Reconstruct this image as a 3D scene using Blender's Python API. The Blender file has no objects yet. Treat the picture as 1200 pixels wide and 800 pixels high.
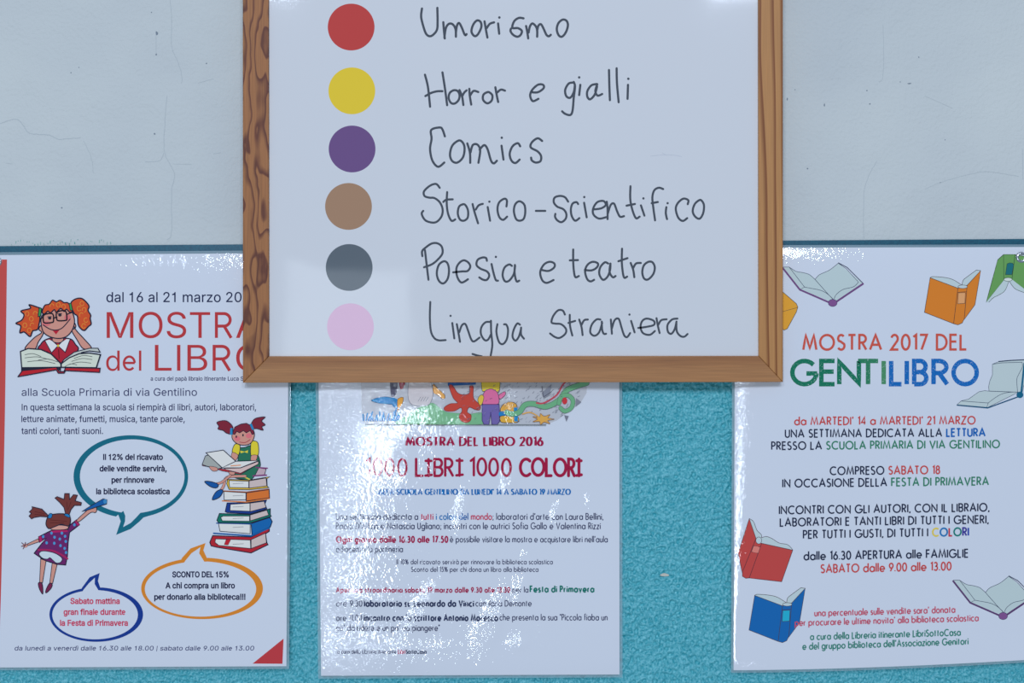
import bpy, bmesh, math, random
import numpy as np
from mathutils import Vector
from mathutils.geometry import tessellate_polygon

# ------------------------------------------------------------------ camera, world, lights, exposure
S = 0.00085            # metres per photograph pixel on the wall plane
D = 1.4166             # camera to wall
Z0 = 1.50              # camera height
scene = bpy.context.scene
COL = scene.collection
cam = bpy.data.cameras.new('camera'); cam.lens = 50; cam.sensor_width = 36
cam_o = bpy.data.objects.new('camera', cam); COL.objects.link(cam_o)
cam_o.location = (0, -D, Z0); cam_o.rotation_euler = (math.radians(90), 0, 0)
scene.camera = cam_o

world = bpy.data.worlds.new('world'); scene.world = world; world.use_nodes = True
bg = world.node_tree.nodes['Background']
bg.inputs[0].default_value = (0.585, 0.755, 1.03, 1); bg.inputs[1].default_value = 0.37

def area(name, az, el, dist, w, h, radiance, color):
    """rectangular daylight opening, az/el seen from the mirrored camera direction"""
    L = bpy.data.lights.new(name, 'AREA'); L.shape = 'RECTANGLE'; L.size = w; L.size_y = h
    L.color = color; L.energy = radiance * math.pi * w * h
    o = bpy.data.objects.new(name, L); COL.objects.link(o)
    a, e = math.radians(az), math.radians(el)
    d = Vector((math.sin(a) * math.cos(e), -math.cos(a) * math.cos(e), math.sin(e)))
    o.location = Vector((0, 0, Z0)) + d * dist
    o.rotation_euler = d.to_track_quat('Z', 'Y').to_euler()
    return o
for az in (-13.2, 0.0, 12.4):
    area('high_window_light', az, 23.0 if az == 0 else 21.5, 5.0, 0.34, 0.66 if az == 0 else 0.80, 112.0 if az == 0 else 48.0, (0.69, 0.79, 1.0))
area('doorway_light', -9.75, -9.6, 6.5, 0.46, 1.70, 36.0, (0.74, 0.85, 1.0))
area('far_window_light', -7.8, 0.9, 7.0, 0.72, 0.62, 3.0, (0.80, 0.90, 1.0))

vs = scene.view_settings
vs.view_transform = 'Standard'; vs.look = 'None'; vs.gamma = 1.0; vs.use_curve_mapping = False
vs.exposure = -0.32

# ------------------------------------------------------------------ helpers
KILL = (0.60, 0.72, 0.94)      # light falling on a white wall, so that colours are stated as seen
def lin(c):
    c = c / 255.0
    return c / 12.92 if c <= 0.04045 else ((c + 0.055) / 1.055) ** 2.4
def alb(rgb):
    return tuple(min(0.97, max(0.003, (lin(v) - 0.018 * k) / k)) for v, k in zip(rgb, KILL)) + (1,)

def P(px, py, d):
    """point on a plane at distance d in front of the wall"""
    f = (D - d) / D
    return ((px - 600) * S * f, -d, Z0 + (400 - py) * S * f)

def linkobj(name, mesh, parent=None):
    o = bpy.data.objects.new(name, mesh); COL.objects.link(o)
    if parent: o.parent = parent
    return o
def empty(name, loc):
    o = bpy.data.objects.new(name, None); COL.objects.link(o); o.location = loc
    o.empty_display_size = 0.02
    return o
def put(o, parent):
    """parent without moving: parents sit at their own location"""
    o.parent = parent
    o.matrix_parent_inverse = parent.matrix_basis.inverted() if parent.parent is None else \
        (parent.parent.matrix_basis @ parent.matrix_parent_inverse @ parent.matrix_basis).inverted()
def mesh_from(verts, faces, name):
    m = bpy.data.meshes.new(name); m.from_pydata([tuple(v) for v in verts], [], faces); m.update()
    return m

def newmat(name):
    m = bpy.data.materials.new(name); m.use_nodes = True
    nt = m.node_tree; return m, nt, nt.nodes['Principled BSDF']
def nd(nt, t, **kw):
    n = nt.nodes.new(t)
    for k, v in kw.items():
        if isinstance(k, str) and hasattr(n, k): setattr(n, k, v)
    return n
_mats = {}
def print_mat(rgb, chalk=False):
    """ink on laminated paper: matt colour under a glossy film that is crinkled where 'crinkle' says"""
    key = (tuple(rgb), chalk)
    if key in _mats: return _mats[key]
    m, nt, b = newmat('laminated_%d_%d_%d' % tuple(rgb))
    b.inputs['Base Color'].default_value = alb(rgb)
    b.inputs['Roughness'].default_value = 0.7
    b.inputs['Specular IOR Level'].default_value = 0.0
    b.inputs['Coat Weight'].default_value = 1.0
    b.inputs['Coat Roughness'].default_value = 0.02
    b.inputs['Coat IOR'].default_value = 1.6
    geo = nd(nt, 'ShaderNodeNewGeometry')
    at = nd(nt, 'ShaderNodeAttribute'); at.attribute_name = 'crinkle'
    n1 = nd(nt, 'ShaderNodeTexNoise'); n1.inputs['Scale'].default_value = 340; n1.inputs['Detail'].default_value = 0.6
    n1.inputs['Distortion'].default_value = 1.2
    n2 = nd(nt, 'ShaderNodeTexNoise'); n2.inputs['Scale'].default_value = 70; n2.inputs['Detail'].default_value = 1
    n2.inputs['Distortion'].default_value = 2.0
    for n in (n1, n2): nt.links.new(geo.outputs['Position'], n.inputs['Vector'])
    mx = nd(nt, 'ShaderNodeMath', operation='MULTIPLY_ADD'); nt.links.new(n2.outputs['Fac'], mx.inputs[0]); mx.inputs[1].default_value = 2.2
    m1 = nd(nt, 'ShaderNodeMath', operation='MULTIPLY'); nt.links.new(n1.outputs['Fac'], m1.inputs[0]); m1.inputs[1].default_value = 1.2; nt.links.new(m1.outputs[0], mx.inputs[2])
    mu = nd(nt, 'ShaderNodeMath', operation='MULTIPLY'); nt.links.new(mx.outputs[0], mu.inputs[0]); nt.links.new(at.outputs['Fac'], mu.inputs[1])
    bp = nd(nt, 'ShaderNodeBump'); bp.inputs['Strength'].default_value = 1.0; bp.inputs['Distance'].default_value = 0.0006
    nt.links.new(mu.outputs[0], bp.inputs['Height'])
    nt.links.new(bp.outputs['Normal'], b.inputs['Coat Normal'])
    if chalk:
        n3 = nd(nt, 'ShaderNodeTexNoise'); n3.inputs['Scale'].default_value = 700; n3.inputs['Detail'].default_value = 2
        nt.links.new(geo.outputs['Position'], n3.inputs['Vector'])
        cr = nd(nt, 'ShaderNodeValToRGB'); cr.color_ramp.elements[0].position = 0.60; cr.color_ramp.elements[1].position = 0.74
        cr.color_ramp.elements[0].color = alb(rgb)
        pc = alb((186, 202, 228)); ac = alb(rgb); cr.color_ramp.elements[1].color = tuple(ac[i] * .35 + pc[i] * .65 for i in range(3)) + (1,)
        nt.links.new(n3.outputs['Fac'], cr.inputs['Fac']); nt.links.new(cr.outputs['Color'], b.inputs['Base Color'])
    _mats[key] = m
    return m
def board_mat(rgb):
    key = ('board',) + tuple(rgb)
    if key in _mats: return _mats[key]
    m, nt, b = newmat('board_%d_%d_%d' % tuple(rgb))
    b.inputs['Base Color'].default_value = alb(rgb)
    b.inputs['Roughness'].default_value = 0.6
    b.inputs['Specular IOR Level'].default_value = 0.15
    b.inputs['Coat Weight'].default_value = 1.0; b.inputs['Coat Roughness'].default_value = 0.05; b.inputs['Coat IOR'].default_value = 1.45
    geo = nd(nt, 'ShaderNodeNewGeometry')
    n = nd(nt, 'ShaderNodeTexNoise'); n.inputs['Scale'].default_value = 9; n.inputs['Detail'].default_value = 1
    nt.links.new(geo.outputs['Position'], n.inputs['Vector'])
    bp = nd(nt, 'ShaderNodeBump'); bp.inputs['Distance'].default_value = 0.0006
    nt.links.new(n.outputs['Fac'], bp.inputs['Height']); nt.links.new(bp.outputs['Normal'], b.inputs['Coat Normal'])
    _mats[key] = m
    return m

# ------------------------------------------------------------------ 2D drawing in photograph pixels, laid on a surface
def crom(pts, n=6, closed=False):
    pts = [Vector(p) for p in pts]
    if len(pts) < 3: return [tuple(p) for p in pts]
    out = []; N = len(pts)
    rng = range(N if closed else N - 1)
    for i in rng:
        if closed: p0, p1, p2, p3 = pts[(i - 1) % N], pts[i], pts[(i + 1) % N], pts[(i + 2) % N]
        else: p0, p1, p2, p3 = pts[max(i - 1, 0)], pts[i], pts[i + 1], pts[min(i + 2, N - 1)]
        for k in range(n):
            t = k / n
            q = 0.5 * ((2 * p1) + (p2 - p0) * t + (2 * p0 - 5 * p1 + 4 * p2 - p3) * t * t + (3 * p1 - p0 - 3 * p2 + p3) * t ** 3)
            out.append((q.x, q.y))
    if not closed: out.append((pts[-1].x, pts[-1].y))
    return out
def arc(cx, cy, rx, ry, a0, a1, n=None):
    n = n or max(4, int(abs(a1 - a0) / 15))
    return [(cx + rx * math.cos(math.radians(a0 + (a1 - a0) * k / n)), cy + ry * math.sin(math.radians(a0 + (a1 - a0) * k / n))) for k in range(n + 1)]
def tr(ox, oy, s):
    return lambda pts: [(ox + x / s, oy + y / s) for x, y in pts]

class Draw:
    def new(self): pass
    def __init__(self, matf=print_mat):
        self.v = []; self.f = []; self.mi = []; self.mats = []; self.layer = []; self.matf = matf; self.cur = 0
    def m(self, c):
        mt = c if isinstance(c, bpy.types.Material) else self.matf(c)
        if mt not in self.mats: self.mats.append(mt)
        return self.mats.index(mt)
    def add(self, pts, faces, c, lay=None):
        b = len(self.v); i = self.m(c)
        if lay is None: self.cur += 1; lay = self.cur
        self.v += [tuple(p) for p in pts]; self.layer += [lay] * len(pts)
        self.f += [tuple(b + k for k in f) for f in faces]; self.mi += [i] * len(faces)
    def fill(self, pts, c, holes=(), lay=None):
        loops = [[Vector((x, y, 0)) for x, y in pts]] + [[Vector((x, y, 0)) for x, y in h] for h in holes]
        t = [tuple(k) for k in tessellate_polygon(loops)]
        P_ = list(pts) + [p for h in holes for p in h]; out = []; cache = {}
        while t:
            k = t.pop(); es = [(abs(P_[k[i]][0] - P_[k[(i + 1) % 3]][0]) + abs(P_[k[i]][1] - P_[k[(i + 1) % 3]][1]), i) for i in range(3)]
            l, i = max(es)
            if l < 9: out.append(k); continue
            i0, i1, i2 = k[i], k[(i + 1) % 3], k[(i + 2) % 3]; key = (min(i0, i1), max(i0, i1))
            if key not in cache: P_.append(((P_[i0][0] + P_[i1][0]) / 2, (P_[i0][1] + P_[i1][1]) / 2)); cache[key] = len(P_) - 1
            m_ = cache[key]; t += [(i0, m_, i2), (m_, i1, i2)]
        self.add(P_, out, c, lay)
    def stroke(self, pts, w, c, closed=False, cap=True, lay=None, wf=None):
        q = [pts[0]]
        for p in pts[1:]:
            if abs(p[0] - q[-1][0]) + abs(p[1] - q[-1][1]) > 1e-4: q.append(p)
        if closed and len(q) > 1 and abs(q[0][0] - q[-1][0]) + abs(q[0][1] - q[-1][1]) < 1e-4: q.pop()
        if len(q) > 1:
            q_ = []
            for i in range(len(q) if closed else len(q) - 1):
                p0, p1 = q[i], q[(i + 1) % len(q)]; k_ = int(math.hypot(p1[0] - p0[0], p1[1] - p0[1]) / 9) + 1
                q_ += [(p0[0] + (p1[0] - p0[0]) * j / k_, p0[1] + (p1[1] - p0[1]) * j / k_) for j in range(k_)]
            q = q_ + ([] if closed else [q[-1]])
        N = len(q)
        if N < 2:
            self.fill([(q[0][0] + w / 2 * math.cos(a * math.pi / 5), q[0][1] + w / 2 * math.sin(a * math.pi / 5)) for a in range(10)], c, lay=lay); return
        vs_, fs = [], []
        for i in range(N):
            a = q[(i - 1) % N] if (closed or i > 0) else None
            b = q[(i + 1) % N] if (closed or i < N - 1) else None
            p = q[i]
            def un(u, v):
                dx, dy = v[0] - u[0], v[1] - u[1]; l = math.hypot(dx, dy); return dx / l, dy / l
            d1 = un(a, p) if a else None; d2 = un(p, b) if b else None
            if d1 is None: d1 = d2
            if d2 is None: d2 = d1
            n1 = (-d1[1], d1[0]); n2 = (-d2[1], d2[0])
            mx, my = n1[0] + n2[0], n1[1] + n2[1]; l = math.hypot(mx, my)
            if l < 0.3: mx, my, k = n1[0], n1[1], 1
            else:
                mx, my = mx / l, my / l; k = 1 / max(0.45, mx * n1[0] + my * n1[1])
            ww = w if wf is None else wf(i / (N - 1), ((d1[0] + d2[0]) / 2, (d1[1] + d2[1]) / 2)) * w
            vs_ += [(p[0] + mx * k * ww / 2, p[1] + my * k * ww / 2), (p[0] - mx * k * ww / 2, p[1] - my * k * ww / 2)]
        M = N if closed else N - 1
        for i in range(M):
            j = (i + 1) % N; fs.append((2 * i, 2 * j, 2 * j + 1, 2 * i + 1))
        self.add(vs_, fs, c, lay)
        lay2 = self.layer[-1]
        if cap and not closed and wf is None:
            for p in (q[0], q[-1]):
                self.fill([(p[0] + w / 2 * math.cos(a * math.pi / 5), p[1] + w / 2 * math.sin(a * math.pi / 5)) for a in range(10)], c, lay=lay2 + 0.15)
    def shape(self, pts, c, ow=0.0, oc=(34, 40, 62), smooth=True, n=5):
        q = crom(pts, n, True) if smooth else list(pts)
        self.fill(q, c)
        if ow: self.stroke(q, ow, oc, closed=True)
    def build(self, name, parent, surf, base=0.0, label=None, attr=True):
        if not self.v: return None
        px = np.array([p[0] for p in self.v]); py = np.array([p[1] for p in self.v])
        lay = np.array(self.layer, float)
        d, nx, nz, cr = surf(px, py)
        d = d + base + lay * 0.7e-5
        f = (D - d) / D
        V = np.stack([(px - 600) * S * f, -d, Z0 + (400 - py) * S * f], 1)
        me = bpy.data.meshes.new(name)
        fs = []; mi_ = []
        for k, mi0 in ((k_, m_) for kk, m_ in zip(self.f, self.mi) for k_ in ((kk,) if len(kk) < 4 else ((kk[0], kk[1], kk[2]), (kk[0], kk[2], kk[3])))):
            mi_.append(mi0)
            a = 0.0
            for i in range(len(k)):
                x1, y1 = self.v[k[i]]; x2, y2 = self.v[k[(i + 1) % len(k)]]; a += x1 * y2 - x2 * y1
            fs.append(k if a <= 0 else tuple(reversed(k)))     # face the camera (image y runs down)
        me.from_pydata(V.tolist(), [], fs)
        for mt in self.mats: me.materials.append(mt)
        me.polygons.foreach_set('material_index', mi_)
        me.polygons.foreach_set('use_smooth', [True] * len(me.polygons))
        at = me.attributes.new('crinkle', 'FLOAT', 'POINT'); at.data.foreach_set('value', cr.astype(np.float32))
        me.update()
        nrm = np.stack([nx, -np.ones_like(nx), nz], 1); nrm /= np.linalg.norm(nrm, axis=1)[:, None]
        me.normals_split_custom_set_from_vertices(nrm.tolist())
        o = linkobj(name, me)
        if parent: put(o, parent)
        if label: o['label'] = label
        return o

class Multi:
    # every shape() starts a piece of its own
    def __init__(self, cur): self.ds = []; self.cur = cur
    def new(self):
        d = Draw(); d.cur = self.ds[-1].cur if self.ds else self.cur; self.ds.append(d); return d
    def shape(self, *k, **kw): self.new().shape(*k, **kw)
    def fill(self, *k, **kw): (self.ds[-1] if self.ds else self.new()).fill(*k, **kw)
    def stroke(self, *k, **kw): (self.ds[-1] if self.ds else self.new()).stroke(*k, **kw)
# ------------------------------------------------------------------ lettering
def A(cx, cy, rx, ry, a0, a1): return arc(cx, cy, rx, ry, a0, a1)
h = 0.64                                  # x-height of the geometric face
r = h / 2
def bowl(x, up=None): return A(x + r, r, r, r, 0, 360)
GEO = {
 'A': (.80, [[(0,0),(.40,1),(.80,0)], [(.15,.33),(.65,.33)]]),
 'B': (.52, [[(0,0),(0,1),(.24,1)]+A(.25,.76,.24,.24,85,-85)+[(.08,.52)], [(.2,.52)]+A(.25,.26,.27,.26,88,-90)+[(0,0)]]),
 'C': (.82, [A(.5,.5,.5,.5,50,310)]),
 'D': (.70, [[(0,0),(0,1),(.2,1)]+A(.2,.5,.5,.5,85,-85)+[(.2,0),(0,0)]]),
 'E': (.46, [[(.46,1),(0,1),(0,0),(.46,0)], [(0,.54),(.43,.54)]]),
 'F': (.44, [[(.44,1),(0,1),(0,0)], [(0,.52),(.41,.52)]]),
 'G': (.95, [A(.5,.5,.5,.5,42,357), [(1.03,.46),(.58,.46)]]),
 'H': (.66, [[(0,0),(0,1)], [(.66,0),(.66,1)], [(0,.53),(.66,.53)]]),
 'I': (.0, [[(0,0),(0,1)]]),
 'L': (.42, [[(0,1),(0,0),(.42,0)]]),
 'M': (.95, [[(0,0),(.18,1),(.475,.1),(.77,1),(.95,0)]]),
 'N': (.72, [[(0,0),(0,.96),(.72,.04),(.72,1)]]),
 'O': (1.0, [A(.5,.5,.5,.5,0,360)]),
 'P': (.46, [[(0,0),(0,1),(.2,1)]+A(.2,.74,.27,.26,85,-85)+[(.08,.48)]]),
 'R': (.50, [[(0,0),(0,1),(.2,1)]+A(.2,.74,.27,.26,85,-85)+[(.08,.48)], [(.2,.48),(.50,0)]]),
 'S': (.50, [A(.25,.76,.22,.24,35,225)+[(.2,.56),(.33,.47)]+A(.25,.26,.24,.26,30,-150)]),
 'T': (.52, [[(0,1),(.52,1)], [(.26,1),(.26,0)]]),
 'U': (.58, [[(0,1)]+A(.29,.29,.29,.29,180,360)+[(.58,1)]]),
 'V': (.74, [[(0,1),(.37,0),(.74,1)]]),
 'Z': (.62, [[(.04,1),(.6,1),(0,0),(.62,0)]]),
 'a': (h, [A(r,r,r,r,0,360), [(h,h),(h,0)]]),
 'b': (h, [A(r,r,r,r,0,360), [(0,1.08),(0,0)]]),
 'c': (.52, [A(r,r,r,r,48,312)]),
 'd': (h, [A(r,r,r,r,0,360), [(h,1.08),(h,0)]]),
 'e': (h, [[(.02,r-.02),(h-.01,r-.02)]+A(r,r,r,r,-2,318)]),
 'f': (.30, [[(.34,1.05),(.25,1.07)]+A(.24,.9,.13,.17,90,180)+[(.11,0)], [(0,.62),(.3,.62)]]),
 'g': (h, [A(r,r,r,r,0,360), [(h,h),(h,0)]+A(r,-.02,r,.26,0,-150)]),
 'h': (.5, [[(0,1.08),(0,0)], [(0,.38)]+A(.25,.39,.25,.25,180,0)+[(.5,0)]]),
 'i': (.0, [[(0,0),(0,h)], [(0,.80),(0,.93)]]),
 'l': (.0, [[(0,0),(0,1.08)]]),
 'm': (.86, [[(0,h),(0,0)], [(0,.4)]+A(.215,.43,.215,.21,180,0)+[(.43,0)], [(.43,.4)]+A(.645,.43,.215,.21,180,0)+[(.86,0)]]),
 'n': (.5, [[(0,h),(0,0)], [(0,.38)]+A(.25,.39,.25,.25,180,0)+[(.5,0)]]),
 'o': (h, [A(r,r,r,r,0,360)]),
 'p': (h, [A(r,r,r,r,0,360), [(0,h),(0,-.34)]]),
 'q': (h, [A(r,r,r,r,0,360), [(h,h),(h,-.34)]]),
 'r': (.27, [[(0,h),(0,0)], [(0,.4)]+A(.22,.38,.22,.24,180,80)]),
 's': (.34, [A(.17,.48,.15,.16,35,225)+[(.14,.36),(.22,.30)]+A(.17,.165,.17,.165,30,-150)]),
 't': (.30, [[(.13,.9),(.13,0)], [(0,.62),(.28,.62)]]),
 'u': (.5, [[(0,h)]+A(.25,.25,.25,.25,180,360)+[(.5,h)], [(.5,h),(.5,0)]]),
 'v': (.5, [[(0,h),(.25,0),(.5,h)]]),
 'z': (.44, [[(.02,h),(.42,h),(0,0),(.44,0)]]),
 '0': (.56, [A(.28,.5,.28,.5,0,360)]),
 '1': (.20, [[(0,.86),(.2,1),(.2,0)]]),
 '2': (.50, [A(.25,.74,.23,.26,165,-35)+[(0,0),(.52,0)]]),
 '3': (.48, [A(.22,.76,.2,.24,150,-80)+A(.22,.27,.25,.27,80,-150)]),
 '4': (.56, [[(.42,0),(.42,1),(0,.27),(.56,.27)]]),
 '5': (.48, [[(.45,1),(.15,1),(.08,.56)]+A(.2,.32,.27,.32,110,-140)]),
 '6': (.52, [[(.38,1),(.06,.45)], A(.26,.3,.26,.3,0,360)]),
 '7': (.50, [[(0,1),(.5,1),(.12,0)]]),
 '8': (.48, [A(.24,.76,.2,.24,0,360), A(.24,.27,.24,.27,0,360)]),
 '9': (.52, [[(.14,0),(.46,.55)], A(.26,.7,.26,.3,0,360)]),
 '.': (.02, [[(0,0),(.02,.1)]]), ',': (.04, [[(.04,.1),(-.02,-.14)]]), ';': (.04, [[(.04,.1),(-.02,-.14)], [(.03,.52),(.03,.62)]]),
 "'": (.05, [[(.05,1.05),(0,.78)]]), '"': (.16, [[(.03,1.05),(0,.8)], [(.16,1.05),(.13,.8)]]),
 '%': (.8, [A(.17,.76,.17,.22,0,360), A(.63,.24,.17,.22,0,360), [(.68,1),(.12,0)]]),
 '_': (.34, [[(.17,1),(.17,0)], [(-.02,.9),(.36,.9)], [(-.04,.02),(.38,.06)]]),
 '-': (.3, [[(0,.35),(.3,.35)]]), '|': (0, [[(0,-.2),(0,1.1)]]),
}
ACC = {'à': 'a', 'è': 'e', 'ì': 'i', 'ù': 'u', 'ò': 'o'}
def geo_glyph(ch):
    if ch in ACC:
        w, st = GEO[ACC[ch]]
        if ch == 'ì': st = st[:1]
        c = w / 2
        return w, st + [[(c - .14, 1.0), (c + .04, .8)]]
    return GEO.get(ch, (.3, []))
def geo_layout(s, bear=.14, space=.46):
    x = 0; out = []
    for ch in s:
        if ch == ' ': x += space; continue
        w, st = geo_glyph(ch)
        x += bear; out.append((x, w, st)); x += w + bear
    return out, x
def put_line(D_, s, x0, x1, y0, y1, cap, runs, wt=.11, contrast=False, slant=0.0, jitter=0.0, bear=.14, fit=None, butt=True):
    """lettering in the geometric stroke face between (x0,y0) and (x1,y1). runs = [(text, colour, weight)]"""
    full = ''.join(t for t, c, w in runs)
    lay, tot = geo_layout(full, bear)
    fl = geo_layout(fit, bear)[1] if fit else tot
    sx = (x1 - x0) / (fl - 2 * bear); sy = cap
    cols = []
    for t, c, w in runs: cols += [(c, w)] * len(t.replace(' ', ''))
    rnd = random.Random(len(full))
    for k, (gx, gw, st) in enumerate(lay):
        c, w = cols[k]
        jx, jy = rnd.uniform(-jitter, jitter), rnd.uniform(-jitter, jitter)
        for si, s_ in enumerate(st):
            pts = []
            for (x, y) in s_:
                X = x0 + (gx - bear + x + slant * y) * sx + jx
                u = (X - x0) / (x1 - x0)
                pts.append((X, y0 + (y1 - y0) * u - y * sy + jy))
            closed = len(pts) > 8 and abs(pts[0][0] - pts[-1][0]) + abs(pts[0][1] - pts[-1][1]) < 1e-3
            wf = None
            if contrast: wf = lambda t, d: 0.45 + 0.75 * abs(d[1])
            D_.stroke(pts, w * cap, c, closed=closed, cap=not butt, lay=1 + si, wf=wf)

_fontcache = {}
def inter():
    if 'f' not in _fontcache:
        import os
        f = None
        try: f = bpy.data.fonts.load(os.path.join(bpy.utils.system_resource('DATAFILES', path='fonts'), 'Inter.woff2'))
        except Exception: f = None
        _fontcache['f'] = f
    return _fontcache['f']
_gl = {}
SANS_ST = {'e': (.745, [('S', [(.10,.385),(.64,.385)]), ('S', arc(.37,.375,.265,.325,2,318,22))]),
 'R': (.87, [('S', [(.17,0),(.17,.943),(.45,.943)] + arc(.45,.70,.235,.243,84,-84,14) + [(.17,.457)]), ('S', [(.46,.457),(.72,0)])]),
 'P': (.83, [('S', [(.17,0),(.17,.943),(.45,.943)] + arc(.45,.69,.235,.253,84,-84,14) + [(.17,.437)])])}
def contours(cu):
    out = []
    for s in cu.splines:
        pts = []
        if s.type == 'BEZIER':
            bp_ = s.bezier_points; n = len(bp_)
            for i in range(n):
                p, q = bp_[i], bp_[(i + 1) % n]
                a0, a1, a2, a3 = p.co, p.handle_right, q.handle_left, q.co
                straight = (a1 - a0).cross(a3 - a0).length < 1e-5 and (a2 - a0).cross(a3 - a0).length < 1e-5
                for k in range(1 if straight else 5):
                    t = k / 5; v = (1 - t) ** 3 * a0 + 3 * (1 - t) ** 2 * t * a1 + 3 * (1 - t) * t * t * a2 + t ** 3 * a3
                    pts.append((v.x, v.y))
        else: pts = [(p.co.x, p.co.y) for p in s.points]
        q = [p for i, p in enumerate(pts) if abs(p[0] - pts[i - 1][0]) + abs(p[1] - pts[i - 1][1]) > 1e-5]
        if len(q) > 2: out.append(q)
    return out
def char_curves(s):
    c = bpy.data.curves.new('t', 'FONT'); c.body = s
    if inter(): c.font = inter()
    o = bpy.data.objects.new('t', c); COL.objects.link(o)
    dg = bpy.context.evaluated_depsgraph_get(); dg.update()
    cu = o.to_curve(dg); r_ = contours(cu); o.to_curve_clear()
    bpy.data.objects.remove(o); bpy.data.curves.remove(c)
    return r_
def area2(p): return sum(p[i - 1][0] * p[i][1] - p[i][0] * p[i - 1][1] for i in range(len(p)))
def inside(pt, poly):
    x, y = pt; c = False
    for i in range(len(poly)):
        x1, y1 = poly[i - 1]; x2, y2 = poly[i]
        if (y1 > y) != (y2 > y) and x < (x2 - x1) * (y - y1) / (y2 - y1) + x1: c = not c
    return c
def minx(cs): return min(p[0] for c in cs for p in c)
def sans_glyph(ch):
    """advance and list of (outer, holes), cap height 1"""
    if ch in _gl: return _gl[ch]
    if 'cap' not in _gl:
        H = char_curves('H'); _gl['cap'] = max(p[1] for c in H for p in c); _gl['bar'] = minx(char_curves('|'))
    cap = _gl['cap']
    if ch == ' ': r_ = (.38, [])
    elif ch in SANS_ST: r_ = SANS_ST[ch]
    elif ch == 'I': r_ = (.38, [([(.13,0),(.25,0),(.25,1),(.13,1)], [])])
    elif ch == 'l': r_ = (.31, [([(.10,0),(.215,0),(.215,1.0),(.10,1.0)], [])])
    elif ch == '|': r_ = (.36, [([(.14,-.2),(.22,-.2),(.22,1.0),(.14,1.0)], [])])
    elif ch == '1': r_ = (.75, [([(.36,0),(.48,0),(.48,1),(.39,1),(.34,.88),(.14,.79),(.14,.70),(.36,.73)], [])])
    else:
        cs = char_curves(ch); w2 = char_curves('|' + ch + '|')
        xs = sorted(minx([c]) for c in w2); adv = (max(minx([c]) for c in w2) - min(minx([c]) for c in w2)) / cap - (char_curves_gap() / cap)
        cs = [[(x / cap, y / cap) for x, y in c] for c in cs]
        big = max(cs, key=lambda c: abs(area2(c))); sg = 1 if area2(big) > 0 else -1
        outs = [c for c in cs if area2(c) * sg > 0]; hs = [c for c in cs if area2(c) * sg < 0]
        g_ = [(o_, []) for o_ in outs]
        for h_ in hs:
            cand = [k for k in g_ if inside(h_[0], k[0])]
            if cand: min(cand, key=lambda k: abs(area2(k[0])))[1].append(h_)
        r_ = (adv, g_)
    _gl[ch] = r_
    return r_
def char_curves_gap():
    if 'gap' not in _gl:
        w = char_curves('||'); xs = sorted(minx([c]) for c in w); _gl['gap'] = xs[-1] - xs[0]
    return _gl['gap']
def hel_layout(s, track=0.0):
    x = 0; out = []
    for ch in s:
        adv, g_ = sans_glyph(ch); out.append((x, g_)); x += adv + track
    ext = lambda g_: [p[0] + d for o_, h_ in g_ for p in (h_ if o_ == 'S' else o_) for d in ((-.055, .055) if o_ == 'S' else (0,))]
    x0 = min(min(ext(g_)) + gx for gx, g_ in out if g_); x1 = max(max(ext(g_)) + gx for gx, g_ in out if g_)
    return out, x0, x1
def hel_line(D_, s, x0, x1, y0, y1, cap, c, fit=None, offset=0.0, slant=0.0, track=0.0):
    out, a, b = hel_layout(s, track)
    if fit: b = hel_layout(fit, track)[2]
    sx = (x1 - x0) / (b - a)
    def T(p, gx):
        X = x0 + (gx + p[0] - a + slant * p[1]) * sx; u = (X - x0) / (x1 - x0)
        return (X, y0 + (y1 - y0) * u - p[1] * cap)
    for gx, g_ in out:
        for k, (o_, hs) in enumerate(g_):
            if o_ == 'S':
                D_.stroke([T(p, gx) for p in hs], (.115 + offset) * cap * (.5 + .5 * sx / cap), c, cap=False, lay=1 + k); continue
            O_ = [T(p, gx) for p in o_]; H_ = [[T(p, gx) for p in h_] for h_ in hs]
            D_.fill(O_, c, holes=H_, lay=1 + k)
            if offset:
                for q in [O_] + H_: D_.stroke(q, offset * cap, c, closed=True, lay=3)
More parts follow.
